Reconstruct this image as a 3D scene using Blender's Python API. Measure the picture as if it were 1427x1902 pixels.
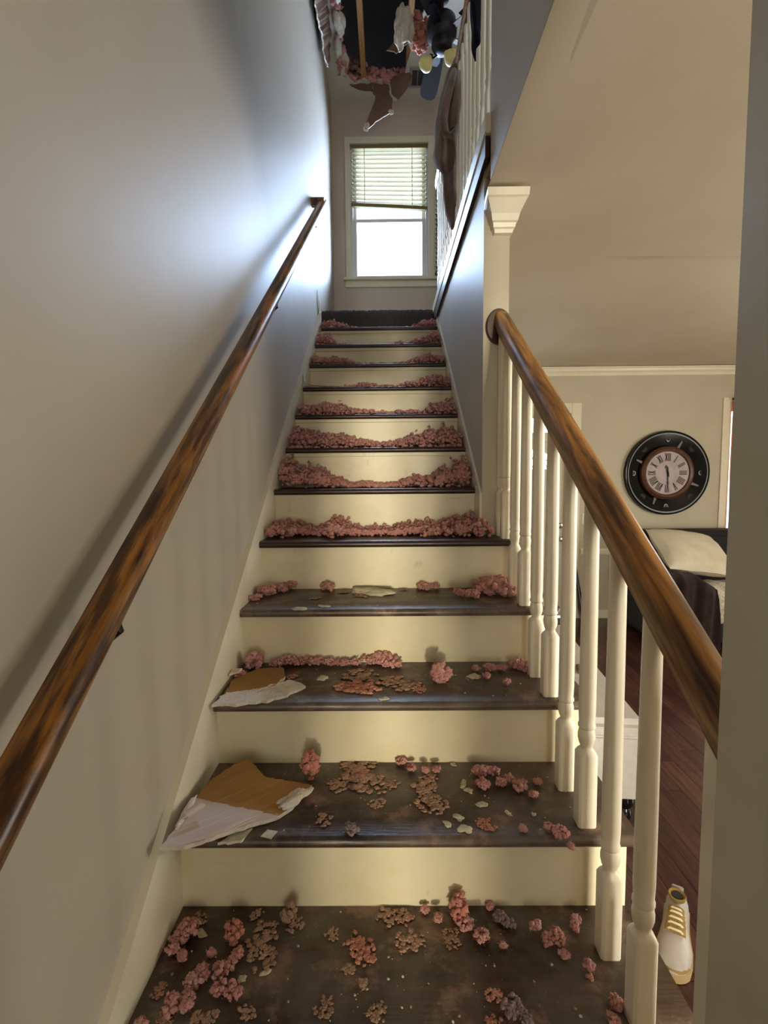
import bpy, bmesh, math, random
import numpy as np
from mathutils import Vector, Matrix, noise
from mathutils.geometry import tessellate_polygon

for o in list(bpy.data.objects):
    bpy.data.objects.remove(o, do_unlink=True)
scene = bpy.context.scene
C = scene.collection
R_ = math.radians
rng = random.Random(7)
nrg = np.random.default_rng(11)

# ------------------------------------------------------------------ camera
FPX, IMW = 928.933, 1427.0
pi_, ya_, ro_ = -0.0804207, -0.0080190, -0.0088862
F = Vector((math.sin(ya_) * math.cos(pi_), math.cos(ya_) * math.cos(pi_), math.sin(pi_)))
RT = Vector((math.cos(ya_), -math.sin(ya_), 0)); UP = RT.cross(F)
rt = RT * math.cos(ro_) + UP * math.sin(ro_); up = -RT * math.sin(ro_) + UP * math.cos(ro_)
cam = bpy.data.cameras.new('camera'); cam_o = bpy.data.objects.new('camera', cam); C.objects.link(cam_o)
m = Matrix((rt, up, -F)).transposed().to_4x4(); m.translation = (0.48136, -0.78167, 1.02218)
cam_o.matrix_world = m
cam.sensor_fit = 'HORIZONTAL'; cam.sensor_width = 36.0; cam.lens = FPX / IMW * 36.0
cam.clip_start = 0.02; cam.clip_end = 100
scene.camera = cam_o

# ------------------------------------------------------------------ light
world = bpy.data.worlds.new('daylight'); scene.world = world; world.use_nodes = True
bg = world.node_tree.nodes['Background']; bg.inputs[0].default_value = (0.86, 0.93, 1.0, 1); bg.inputs[1].default_value = 3.0

def area(name, loc, aim, sx, sy, power, col):
    l = bpy.data.lights.new(name, 'AREA'); l.shape = 'RECTANGLE'; l.size = sx; l.size_y = sy
    l.energy = power; l.color = col
    o = bpy.data.objects.new(name, l); C.objects.link(o); o.location = loc
    o.rotation_euler = (Vector(aim) - Vector(loc)).to_track_quat('-Z', 'Y').to_euler()
    return o
area('daylight_landing_window', (0.52, 4.52, 3.45), (0.50, 2.0, 2.3), 0.9, 1.3, 225, (0.50, 0.69, 1.0))
area('daylight_landing_window_side', (1.35, 4.52, 3.45), (1.0, 2.5, 2.6), 0.8, 1.2, 45, (0.76, 0.88, 1.0))
area('daylight_stair_foot_window', (0.62, -3.10, 1.0), (0.45, 1.0, 0.4), 0.45, 1.5, 18, (1.0, 0.92, 0.76))
area('daylight_rear_window', (1.38, -3.10, 1.0), (1.2, 1.0, 0.4), 0.55, 1.5, 115, (1.0, 0.93, 0.78))
area('daylight_living_window', (5.02, 0.75, 0.75), (1.0, 1.3, 0.5), 1.7, 1.5, 88, (1.0, 0.94, 0.80))
area('daylight_front_window', (4.55, 4.52, 0.95), (3.0, 1.0, 0.2), 1.0, 1.5, 15, (1.0, 0.93, 0.80))
sun = bpy.data.lights.new('sun', 'SUN'); sun.energy = 2.8; sun.angle = math.radians(4.5); sun.color = (1.0, 0.90, 0.66)
sun_o = bpy.data.objects.new('sun', sun); C.objects.link(sun_o); sun_o.location = (1, -5, 1.5)
sun_o.rotation_euler = Vector((-0.055, 1.0, -0.06)).to_track_quat('-Z', 'Y').to_euler()

scene.view_settings.view_transform = 'Standard'; scene.view_settings.look = 'None'
scene.view_settings.exposure = 0.0; scene.view_settings.gamma = 1.0
scene.view_settings.use_curve_mapping = False
cy = scene.cycles
cy.use_denoising = True; cy.max_bounces = 8; cy.diffuse_bounces = 5; cy.glossy_bounces = 4
cy.transmission_bounces = 6; cy.transparent_max_bounces = 12; cy.sample_clamp_indirect = 6.0
cy.caustics_reflective = False; cy.caustics_refractive = False

# ------------------------------------------------------------------ dimensions
RUN, RISE, T = 0.265, 0.1855, 0.024          # T: tread thickness; nosing underside of step k at Y=k*RUN, Z=k*RISE
W = 0.849                                    # clear width between the skirts
ZF, ZC = -3 * RISE + T, 2.06                 # lower floor, lower ceiling
ZU, ZT = 12 * RISE + T, 4.45                 # landing floor, upper ceiling
YB, YF = 4.40, 4.15                          # living-room back wall, landing window wall
XL, XR = -0.018, 0.858                       # faces of the two stairwell walls

# ------------------------------------------------------------------ materials
def srgb(r, g, b):
    f = lambda c: (c / 12.92 if c <= 0.04045 else ((c + 0.055) / 1.055) ** 2.4)
    return (f(r / 255), f(g / 255), f(b / 255), 1)
MATS = {}
def mat(name, col, rough=0.6, col2=None, nscale=6.0, thr=(0.4, 0.7), stretch=(1, 1, 1), rot=(0, 0, 0), bump=0.0, bscale=60.0,
        metal=0.0, sheen=0.0, coat=0.0, detail=6.0, spec=0.5, rough2=None, warp=0.0):
    m = bpy.data.materials.new(name); m.use_nodes = True; MATS[name] = m
    nt = m.node_tree; N = nt.nodes; L = nt.links
    b = N['Principled BSDF']
    b.inputs['Base Color'].default_value = col; b.inputs['Roughness'].default_value = rough
    b.inputs['Metallic'].default_value = metal; b.inputs['Specular IOR Level'].default_value = spec
    if sheen: b.inputs['Sheen Weight'].default_value = sheen; b.inputs['Sheen Roughness'].default_value = 0.6
    if coat: b.inputs['Coat Weight'].default_value = coat; b.inputs['Coat Roughness'].default_value = 0.25
    geo = N.new('ShaderNodeNewGeometry'); mp = N.new('ShaderNodeMapping')
    mp.vector_type = 'TEXTURE'; mp.inputs['Rotation'].default_value = rot; mp.inputs['Scale'].default_value = [1 / v for v in stretch]
    L.new(geo.outputs['Position'], mp.inputs['Vector'])
    m['map'] = mp.name
    if col2 is not None:
        n = N.new('ShaderNodeTexNoise'); n.inputs['Scale'].default_value = nscale; n.inputs['Detail'].default_value = detail
        n.inputs['Roughness'].default_value = 0.6; n.inputs['Distortion'].default_value = warp
        L.new(mp.outputs['Vector'], n.inputs['Vector'])
        r = N.new('ShaderNodeValToRGB'); r.color_ramp.elements[0].position = thr[0]; r.color_ramp.elements[1].position = thr[1]
        r.color_ramp.elements[0].color = col; r.color_ramp.elements[1].color = col2
        L.new(n.outputs['Fac'], r.inputs['Fac']); L.new(r.outputs['Color'], b.inputs['Base Color'])
        m['ramp'] = r.name
        if rough2 is not None:
            mr = N.new('ShaderNodeMapRange'); mr.inputs['From Min'].default_value = thr[0]; mr.inputs['From Max'].default_value = thr[1]
            mr.inputs['To Min'].default_value = rough; mr.inputs['To Max'].default_value = rough2
            L.new(n.outputs['Fac'], mr.inputs['Value']); L.new(mr.outputs['Result'], b.inputs['Roughness'])
    if bump:
        n2 = N.new('ShaderNodeTexNoise'); n2.inputs['Scale'].default_value = bscale; n2.inputs['Detail'].default_value = 5
        L.new(mp.outputs['Vector'], n2.inputs['Vector'])
        bp = N.new('ShaderNodeBump'); bp.inputs['Strength'].default_value = bump; bp.inputs['Distance'].default_value = 0.01
        L.new(n2.outputs['Fac'], bp.inputs['Height']); L.new(bp.outputs['Normal'], b.inputs['Normal'])
    return m
def layer(m, col, nscale, thr, rough=None, stretch=(1, 1, 1), offset=(0, 0, 0), detail=8.0, amount=1.0, rot=(0, 0, 0)):
    """mix another procedural stain over the base colour of a material"""
    nt = m.node_tree; N = nt.nodes; L = nt.links; b = N['Principled BSDF']
    geo = N.new('ShaderNodeNewGeometry'); mp = N.new('ShaderNodeMapping'); mp.vector_type = 'TEXTURE'; mp.inputs['Scale'].default_value = [1 / v for v in stretch]; mp.inputs['Rotation'].default_value = rot
    mp.inputs['Location'].default_value = offset
    L.new(geo.outputs['Position'], mp.inputs['Vector'])
    n = N.new('ShaderNodeTexNoise'); n.inputs['Scale'].default_value = nscale; n.inputs['Detail'].default_value = detail
    n.inputs['Roughness'].default_value = 0.65
    L.new(mp.outputs['Vector'], n.inputs['Vector'])
    r = N.new('ShaderNodeMapRange'); r.inputs['From Min'].default_value = thr[0]; r.inputs['From Max'].default_value = thr[1]
    r.inputs['To Max'].default_value = amount
    L.new(n.outputs['Fac'], r.inputs['Value'])
    mx = N.new('ShaderNodeMix'); mx.data_type = 'RGBA'
    src = b.inputs['Base Color'].links[0].from_socket if b.inputs['Base Color'].links else None
    if src: L.new(src, mx.inputs['A'])
    else: mx.inputs['A'].default_value = b.inputs['Base Color'].default_value
    mx.inputs['B'].default_value = col
    L.new(r.outputs['Result'], mx.inputs['Factor']); L.new(mx.outputs['Result'], b.inputs['Base Color'])
    return m

wall_paint = mat('greige_satin_paint', srgb(182, 172, 155), 0.50, srgb(176, 165, 147), 2.0, (0.35, 0.7), bump=0.16, bscale=7.0)
layer(wall_paint, srgb(165, 152, 132), 1.3, (0.56, 0.85), amount=0.5)
room_paint = mat('living_room_paint', srgb(192, 182, 160), 0.6, srgb(184, 174, 152), 3.0, (0.4, 0.7), bump=0.05, bscale=30)
gable_paint = mat('landing_wall_paint', srgb(206, 190, 176), 0.6, srgb(198, 181, 166), 3.0, (0.4, 0.7), bump=0.05, bscale=30)
ceil_paint = mat('ceiling_paint', srgb(196, 184, 160), 0.55, srgb(186, 172, 146), 1.6, (0.4, 0.75), bump=0.05, bscale=14)
upper_ceil = mat('upper_ceiling_paint', srgb(214, 208, 200), 0.7, bump=0.05, bscale=20)
post_paint = mat('grey_green_paint', srgb(206, 201, 184), 0.5, srgb(194, 188, 168), 5.0, (0.4, 0.7), bump=0.08, bscale=18)
trim_white = mat('cream_trim_paint', srgb(228, 220, 196), 0.34, srgb(220, 210, 184), 7.0, (0.45, 0.8), bump=0.04, bscale=40)
layer(trim_white, srgb(150, 128, 92), 26.0, (0.68, 0.82), amount=0.55)
riser_paint = mat('scuffed_riser_paint', srgb(226, 216, 184), 0.38, srgb(214, 200, 162), 5.0, (0.4, 0.75), bump=0.04, bscale=40)
layer(riser_paint, srgb(120, 100, 70), 14.0, (0.64, 0.80), stretch=(1, 1, 0.6), amount=0.55)
layer(riser_paint, srgb(70, 55, 40), 70.0, (0.74, 0.80), stretch=(1, 1, 0.35), amount=0.8)
baluster_paint = mat('cream_baluster_paint', srgb(246, 238, 218), 0.32, srgb(236, 226, 202), 9.0, (0.5, 0.85))
layer(baluster_paint, srgb(150, 125, 85), 45.0, (0.70, 0.80), amount=0.6)
tread_wood = mat('dark_worn_tread_wood', srgb(44, 30, 24), 0.34, srgb(78, 48, 28), 3.0, (0.35, 0.75), stretch=(1.2, 14, 14), bump=0.12, bscale=12, rough2=0.5)
layer(tread_wood, srgb(108, 98, 86), 5.0, (0.38, 0.64), amount=0.8, offset=(3, 1, 0))
layer(tread_wood, srgb(142, 114, 96), 11.0, (0.54, 0.65), amount=0.7, offset=(0, 7, 2))
layer(tread_wood, srgb(200, 192, 180), 95.0, (0.69, 0.74), amount=0.85)
tread_clean = mat('dark_tread_wood', srgb(44, 29, 23), 0.36, srgb(66, 42, 30), 3.0, (0.35, 0.75), stretch=(1.2, 14, 14), bump=0.1, bscale=12)
layer(tread_clean, srgb(130, 116, 104), 60.0, (0.66, 0.76), amount=0.6)
SL = math.atan(0.69)
rail_oak = mat('worn_oak_rail', srgb(52, 26, 12), 0.32, srgb(176, 116, 42), 2.4, (0.38, 0.62), stretch=(16, 1.6, 13), rot=(SL, 0, 0), bump=0.03, bscale=16, coat=0.1, warp=0.4)
layer(rail_oak, srgb(40, 20, 10), 2.2, (0.50, 0.58), stretch=(14, 1.2, 12), rot=(SL, 0, 0), offset=(4, 2, 1), amount=0.8)
rail_oak2 = mat('oak_rail', srgb(70, 38, 16), 0.32, srgb(184, 126, 54), 2.6, (0.36, 0.64), stretch=(18, 1.5, 14), rot=(SL, 0, 0), bump=0.02, bscale=16, coat=0.15, warp=0.5)
layer(rail_oak2, srgb(44, 22, 11), 2.4, (0.50, 0.62), stretch=(16, 1.2, 14), rot=(SL, 0, 0), offset=(1, 2, 5), amount=0.6)
rosette_wood = mat('walnut_rosette', srgb(58, 34, 20), 0.3, srgb(84, 52, 28), 20, (0.4, 0.7), stretch=(1, 1, 4))
floor_wood = []
for i, (a, b_) in enumerate((((62, 37, 32), (88, 56, 48)), ((52, 31, 28), (78, 48, 42)), ((70, 43, 37), (98, 64, 54)))):
    fm = mat('red_brown_plank_%d' % i, srgb(*a), 0.24, srgb(*b_), 3.0, (0.35, 0.7), stretch=(22, 1.6, 1), bump=0.05, bscale=10)
    layer(fm, srgb(190, 180, 170), 40.0, (0.70, 0.78), amount=0.5)
    floor_wood.append(fm)
pink = mat('pink_glass_wool', srgb(232, 166, 156), 0.95, srgb(206, 134, 122), 26.0, (0.35, 0.68), bump=0.9, bscale=260, sheen=0.3, spec=0.1)
layer(pink, srgb(160, 112, 90), 10.0, (0.52, 0.74), amount=0.45); layer(pink, srgb(238, 206, 206), 34.0, (0.56, 0.72), amount=0.75)
salmon = mat('salmon_glass_wool', srgb(230, 150, 128), 0.95, srgb(200, 118, 100), 25.0, (0.35, 0.68), bump=0.9, bscale=240, sheen=0.3, spec=0.1)
layer(salmon, srgb(150, 100, 78), 12.0, (0.58, 0.76), amount=0.5)
dusty = mat('dusty_trodden_wool', srgb(192, 158, 134), 0.95, srgb(156, 126, 104), 24.0, (0.35, 0.68), bump=0.8, bscale=220, spec=0.1)
layer(dusty, srgb(208, 156, 138), 12.0, (0.50, 0.66), amount=0.7)
flatpink = mat('flattened_pink_wool', srgb(216, 154, 132), 0.95, srgb(184, 126, 106), 26.0, (0.35, 0.68), bump=0.8, bscale=220, spec=0.1)
greywool = mat('grey_plaster_fluff', srgb(150, 130, 124), 0.95, srgb(176, 150, 146), 24.0, (0.4, 0.7), bump=0.8, bscale=220, spec=0.1)
plaster = mat('white_plaster_crumb', srgb(206, 198, 172), 0.9, srgb(176, 164, 134), 30.0, (0.4, 0.75), bump=0.5, bscale=120, spec=0.2)
gypsum = mat('gypsum_white', srgb(222, 212, 198), 0.9, srgb(186, 170, 150), 18.0, (0.45, 0.8), bump=0.6, bscale=110, spec=0.2)
kraft = mat('kraft_paper', srgb(158, 116, 60), 0.75, srgb(140, 100, 50), 6.0, (0.4, 0.75), bump=0.08, bscale=30)
layer(kraft, srgb(206, 190, 150), 30.0, (0.70, 0.76), amount=0.7)
greyboard = mat('grey_face_paper', srgb(196, 180, 172), 0.75, srgb(184, 164, 152), 6.0, (0.4, 0.75), bump=0.05, bscale=40)
kraft_dark = mat('dusty_kraft_paper', srgb(124, 94, 76), 0.8, srgb(104, 78, 64), 9.0, (0.4, 0.7), bump=0.1, bscale=40)
carpet = mat('dark_brown_carpet', srgb(62, 50, 48), 1.0, srgb(44, 35, 34), 160.0, (0.35, 0.7), bump=1.0, bscale=420, sheen=0.3, spec=0.1)
joist_wood = mat('pine_joist', srgb(176, 128, 68), 0.7, srgb(150, 104, 54), 5.0, (0.4, 0.7), stretch=(20, 2, 20))
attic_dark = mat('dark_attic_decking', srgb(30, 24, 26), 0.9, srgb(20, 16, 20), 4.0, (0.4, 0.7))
sash_white = mat('white_sash_paint', srgb(226, 226, 222), 0.4)
slat_mat = mat('cream_blind_slat', srgb(124, 110, 70), 0.7, spec=0.1)
b = slat_mat.node_tree.nodes['Principled BSDF']; b.inputs['Transmission Weight'].default_value = 0.0
cord_mat = mat('white_cord', srgb(230, 226, 214), 0.8)
fan_dark = mat('dark_bronze_fan', srgb(34, 30, 38), 0.4, metal=0.6)
blade_mat = mat('dark_walnut_blade', srgb(28, 17, 14), 0.85, srgb(24, 18, 20), 6.0, (0.4, 0.7), stretch=(8, 8, 1), spec=0.1)
shade_glass = mat('frosted_lamp_glass', srgb(206, 192, 150), 0.3, coat=0.4)
vent_mat = mat('grey_vent_metal', srgb(150, 152, 156), 0.5)
vent_dark = mat('dark_vent_slot', srgb(52, 54, 60), 0.6)
coat_brown = mat('brown_fleece', srgb(112, 80, 64), 0.95, srgb(86, 60, 48), 24.0, (0.4, 0.7), bump=0.5, bscale=260, sheen=0.5, spec=0.1)
coat_navy = mat('navy_cloth', srgb(22, 22, 36), 0.95, bump=0.4, bscale=200, spec=0.1)
clock_black = mat('black_clock_lacquer', srgb(9, 8, 9), 0.18, srgb(18, 15, 14), 18.0, (0.52, 0.7), spec=0.3)
clock_bezel = mat('brown_clock_bezel', srgb(92, 56, 38), 0.35, srgb(64, 38, 28), 20.0, (0.4, 0.7))
medal = mat('dark_medallion', srgb(34, 26, 23), 0.5, spec=0.2)
clock_face = mat('pale_clock_dial', srgb(176, 162, 162), 0.5, srgb(158, 142, 140), 10, (0.4, 0.7))
clock_num = mat('grey_numerals', srgb(92, 76, 76), 0.6)
clock_hand = mat('black_hands', srgb(16, 14, 14), 0.5)
silver = mat('silver_inlay', srgb(104, 100, 94), 0.5)
brass = mat('satin_nickel', srgb(170, 164, 150), 0.28, metal=1.0)
door_paint = mat('cream_door_paint', srgb(206, 200, 178), 0.45)
sofa_dark = mat('black_sofa_fabric', srgb(24, 19, 18), 0.85, bump=0.2, bscale=120)
throw_mat = mat('brown_plush_throw', srgb(44, 29, 28), 0.95, srgb(30, 19, 19), 12.0, (0.4, 0.7), bump=0.4, bscale=160, sheen=0.08, spec=0.1)
pillow_mat = mat('cream_pillow_cotton', srgb(208, 199, 178), 0.85, srgb(196, 186, 162), 8.0, (0.4, 0.7), bump=0.15, bscale=90)
sherpa = mat('white_sherpa', srgb(214, 204, 186), 1.0, srgb(160, 148, 130), 70.0, (0.4, 0.65), bump=1.0, bscale=150, sheen=0.3)
bench_mat = mat('pale_grey_upholstery', srgb(206, 202, 198), 0.85, srgb(194, 190, 188), 10.0, (0.4, 0.7), bump=0.12, bscale=220)
foot_black = mat('black_turned_foot', srgb(18, 16, 16), 0.18)
paper_blue = mat('bluish_paper', srgb(190, 200, 224), 0.5, srgb(150, 160, 190), 18.0, (0.5, 0.62), stretch=(1, 3, 1))
bat_grip = mat('teal_grip', srgb(44, 84, 100), 0.6, bump=0.5, bscale=200)
bat_dark = mat('dark_bat', srgb(40, 34, 42), 0.35)
shoe_white = mat('white_shoe_leather', srgb(176, 168, 162), 0.55, srgb(156, 148, 140), 12, (0.4, 0.7))
shoe_tan = mat('tan_suede', srgb(150, 122, 66), 0.85, srgb(128, 102, 52), 30, (0.4, 0.7), bump=0.3, bscale=200)
shoe_dark = mat('dark_shoe_lining', srgb(40, 36, 40), 0.9)
shoe_sole = mat('gum_sole', srgb(176, 150, 106), 0.6)
lace_mat = mat('cream_laces', srgb(226, 214, 186), 0.8)
curtain_mat = mat('rust_curtain', srgb(176, 96, 44), 0.85, srgb(120, 56, 24), 30.0, (0.4, 0.7), stretch=(8, 8, 1))
plate_mat = mat('ivory_switch_plate', srgb(226, 218, 196), 0.4)
nail_mat = mat('nail_head', srgb(200, 196, 186), 0.4, metal=0.5)

glass = bpy.data.materials.new('clear_pane'); glass.use_nodes = True
nt = glass.node_tree; nt.nodes.remove(nt.nodes['Principled BSDF'])
tr = nt.nodes.new('ShaderNodeBsdfTransparent'); gl = nt.nodes.new('ShaderNodeBsdfGlossy'); gl.inputs['Roughness'].default_value = 0.05
fr = nt.nodes.new('ShaderNodeFresnel'); fr.inputs['IOR'].default_value = 1.35; mxs = nt.nodes.new('ShaderNodeMixShader')
nt.links.new(fr.outputs[0], mxs.inputs[0]); nt.links.new(tr.outputs[0], mxs.inputs[1]); nt.links.new(gl.outputs[0], mxs.inputs[2])
nt.links.new(mxs.outputs[0], nt.nodes['Material Output'].inputs['Surface'])

def add_translucency(m, col, fac):
    nt = m.node_tree; p = nt.nodes['Principled BSDF']; t_ = nt.nodes.new('ShaderNodeBsdfTranslucent'); t_.inputs[0].default_value = col
    x = nt.nodes.new('ShaderNodeMixShader'); x.inputs[0].default_value = fac
    nt.links.new(p.outputs[0], x.inputs[1]); nt.links.new(t_.outputs[0], x.inputs[2])
    nt.links.new(x.outputs[0], nt.nodes['Material Output'].inputs['Surface'])
add_translucency(slat_mat, srgb(200, 184, 110), 0.03)
add_translucency(curtain_mat, srgb(240, 150, 50), 0.5)
add_translucency(shade_glass, srgb(220, 205, 150), 0.4)

# ------------------------------------------------------------------ mesh helpers
class MB:
    def __init__(s): s.v = []; s.f = []; s.mi = []
    def add(s, vs, fs, mi=0):
        n = len(s.v); s.v += [tuple(p) for p in vs]
        for f in fs: s.f.append(tuple(i + n for i in f)); s.mi.append(mi)
        return s
    def box(s, x0, x1, y0, y1, z0, z1, mi=0):
        return s.add([(x0, y0, z0), (x1, y0, z0), (x1, y1, z0), (x0, y1, z0), (x0, y0, z1), (x1, y0, z1), (x1, y1, z1), (x0, y1, z1)],
                     [(0, 3, 2, 1), (4, 5, 6, 7), (0, 1, 5, 4), (1, 2, 6, 5), (2, 3, 7, 6), (3, 0, 4, 7)], mi)
    def loft(s, rings, cap=True, closed=True, mi=0):
        n = len(rings[0]); vs = [p for r in rings for p in r]; fs = []
        for i in range(len(rings) - 1):
            for j in range(n if closed else n - 1):
                k = (j + 1) % n
                fs.append((i * n + j, i * n + k, (i + 1) * n + k, (i + 1) * n + j))
        if cap: fs += [tuple(range(n))[::-1], tuple((len(rings) - 1) * n + j for j in range(n))]
        return s.add(vs, fs, mi)
    def lathe(s, prof, c=(0, 0, 0), seg=20, axis='z', mi=0, cap=True):
        rings = []
        for r, h in prof:
            ring = []
            for j in range(seg):
                a = 2 * math.pi * j / seg; u, v = r * math.cos(a), r * math.sin(a)
                p = {'z': (u, v, h), 'y': (u, h, v), 'x': (h, u, v)}[axis]
                ring.append((c[0] + p[0], c[1] + p[1], c[2] + p[2]))
            rings.append(ring)
        return s.loft(rings, cap, True, mi)
    def tube(s, pts, r, seg=8, mi=0, cap=True):
        pts = [Vector(p) for p in pts]; rings = []
        rr = r if isinstance(r, (list, tuple)) else [r] * len(pts)
        for i, p in enumerate(pts):
            d = (pts[min(i + 1, len(pts) - 1)] - pts[max(i - 1, 0)]).normalized()
            a = Vector((0, 0, 1)) if abs(d.z) < 0.9 else Vector((1, 0, 0))
            u = d.cross(a).normalized(); v = d.cross(u)
            rings.append([p + (u * math.cos(2 * math.pi * j / seg) + v * math.sin(2 * math.pi * j / seg)) * rr[i] for j in range(seg)])
        return s.loft(rings, cap, True, mi)
    def plate(s, outer, holes, to3, th, mi=0, mi_edge=None):
        """flat plate with holes: 2D loops, to3(u,v,w) maps to space, thickness th along w"""
        loops = [outer] + list(holes)
        tris = tessellate_polygon([[Vector((u, v, 0)) for u, v in lp] for lp in loops])
        flat = [p for lp in loops for p in lp]; n = len(flat)
        vs = [to3(u, v, 0) for u, v in flat] + [to3(u, v, th) for u, v in flat]
        fs = [tuple(t) for t in tris] + [tuple(i + n for i in t)[::-1] for t in tris]
        s.add(vs, fs, mi); st = 0; me = mi if mi_edge is None else mi_edge; off = len(s.v) - 2 * n
        for lp in loops:
            k = len(lp)
            for j in range(k):
                a, b = st + j, st + (j + 1) % k
                s.f.append((off + a, off + b, off + n + b, off + n + a)); s.mi.append(me)
            st += k
        return s
    def build(s, name, mats, parent=None, smooth=False, origin=None, bevel=0.0):
        vs = np.array(s.v, float)
        if parent is not None: org = np.array(ROOT[parent.name])
        elif origin is not None: org = np.array(origin, float)
        else:
            lo, hi = vs.min(0), vs.max(0); org = np.array([(lo[0] + hi[0]) / 2, (lo[1] + hi[1]) / 2, lo[2]])
        me = bpy.data.meshes.new(name); me.from_pydata([tuple(p) for p in (vs - org)], [], s.f)
        if not isinstance(mats, (list, tuple)): mats = [mats]
        for m_ in mats: me.materials.append(m_)
        if len(mats) > 1: me.polygons.foreach_set('material_index', s.mi)
        bm = bmesh.new(); bm.from_mesh(me); bmesh.ops.recalc_face_normals(bm, faces=bm.faces)
        if bevel:
            bmesh.ops.bevel(bm, geom=list(bm.edges), offset=bevel, segments=2, affect='EDGES', clamp_overlap=True)
        bm.to_mesh(me); bm.free()
        if smooth: me.polygons.foreach_set('use_smooth', [True] * len(me.polygons))
        o = bpy.data.objects.new(name, me); C.objects.link(o)
        if parent is not None: o.parent = parent
        else: o.location = org
        ROOT[o.name] = tuple(org)
        if smooth == 'auto': autosmooth(o)
        return o
ROOT = {}
def autosmooth(o, ang=40):
    bm = bmesh.new(); bm.from_mesh(o.data)
    for e in bm.edges: e.smooth = e.calc_face_angle(0) < R_(ang)
    bm.to_mesh(o.data); bm.free()
def tag(o, label=None, cat=None, group=None, kind=None):
    if label: o['label'] = label
    if cat: o['category'] = cat
    if group: o['group'] = group
    if kind: o['kind'] = kind
    return o
def empty(name, loc, label=None, cat=None, group=None, kind=None):
    o = bpy.data.objects.new(name, None); C.objects.link(o); o.location = loc; o.empty_display_size = 0.1
    ROOT[o.name] = tuple(loc); return tag(o, label, cat, group, kind)
def inst(src, parent, name, loc, rz=0.0):
    o = bpy.data.objects.new(name, src.data); C.objects.link(o); o.parent = parent; o.location = loc; o.rotation_euler = (0, 0, rz)
    return o
def wob(p, s, a, seed=0.0):
    return noise.noise(Vector(p) * s + Vector((seed, seed * 1.7, seed * 0.3))) * a

# ------------------------------------------------------------------ the setting: stairwell and rooms
def rect(a0, a1, b0, b1): return [(a0, b0), (a1, b0), (a1, b1), (a0, b1)]
YZ = lambda x, sgn=1: (lambda u, v, w: (x + sgn * w, u, v))
XZ = lambda y, sgn=1: (lambda u, v, w: (u, y + sgn * w, v))
XY = lambda z, sgn=1: (lambda u, v, w: (u, v, z + sgn * w))
def struct(mb, name, mats, **k): return tag(mb.build(name, mats, **k), kind='structure')

wl = struct(MB().plate(rect(-3.2, YF, ZF - 0.05, ZT), [], YZ(XL, -1), 0.12), 'wall_left', wall_paint)
wr = struct(MB().plate(rect(1.22, YF, ZF - 0.05, 2.20), [], YZ(XR), 0.099), 'wall_right', [wall_paint, room_paint])
for p in wr.data.polygons:
    if p.normal.x > 0.5 or p.normal.y < -0.5: p.material_index = 1
struct(MB().plate(rect(-3.2, 1.10, ZC, ZT), [], YZ(XR), 0.099), 'wall_upper_right', wall_paint)
WIN1 = (0.150, 0.885, 2.86, 4.075); WIN2 = (0.940, 1.66, 2.86, 4.075)
struct(MB().plate(rect(-0.14, 2.52, 2.135, ZT + 0.05), [rect(*WIN1), rect(*WIN2)], XZ(YF), 0.16), 'wall_landing', gable_paint)
struct(MB().plate(rect(1.0, YF, 2.2, ZT), [], YZ(2.4), 0.12), 'wall_hall', gable_paint)
DOOR = (1.50, 2.36, ZF, 1.60); WIN3 = (3.975, 5.05, 0.10, 1.66)
struct(MB().plate(rect(0.957, 5.3, ZF - 0.05, ZC + 0.02), [rect(DOOR[0], DOOR[1], ZF - 0.04, DOOR[3]), rect(*WIN3)], XZ(YB), 0.16), 'wall_back', room_paint)
WIN4 = (-0.1, 1.6, 0.0, 1.5)
struct(MB().plate(rect(-3.2, YB, ZF - 0.05, ZC + 0.02), [rect(*WIN4)], YZ(5.2), 0.14), 'wall_living_right', room_paint)
WIN5 = (1.08, 1.68, 0.05, 1.9); WIN6 = (0.52, 0.875, 0.05, 1.9)
struct(MB().plate(rect(-0.14, 5.34, ZF - 0.05, ZT), [rect(*WIN5), rect(*WIN6)], XZ(-3.2, -1), 0.14), 'wall_rear', room_paint)
struct(MB().plate(rect(-3.2, -0.2, ZF - 0.02, ZC + 0.005), [], YZ(0.877), 0.103), 'wall_front', post_paint)

# lower floor: slab plus separate planks that run into the room
fl = struct(MB().box(XL, 5.3, -3.2, YB, ZF - 0.06, ZF - 0.012), 'floor', floor_wood[1])
pw = 0.097
for i in range(34):
    x0 = 1.025 + i * pw; y = -0.15 + rng.uniform(-0.9, 0)
    src = {}
    while y < YB - 0.01:
        ln = rng.choice((0.9, 1.2, 1.5)); y0, y1 = max(y, -0.18), min(y + ln, YB)
        if y1 - y0 > 0.05:
            MB().box(x0 + 0.001, x0 + pw - 0.001, y0 + 0.001, y1 - 0.001, ZF - 0.012, ZF + rng.uniform(-0.0008, 0)).build('plank', floor_wood[rng.randrange(3)], fl)
        y += ln

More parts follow.
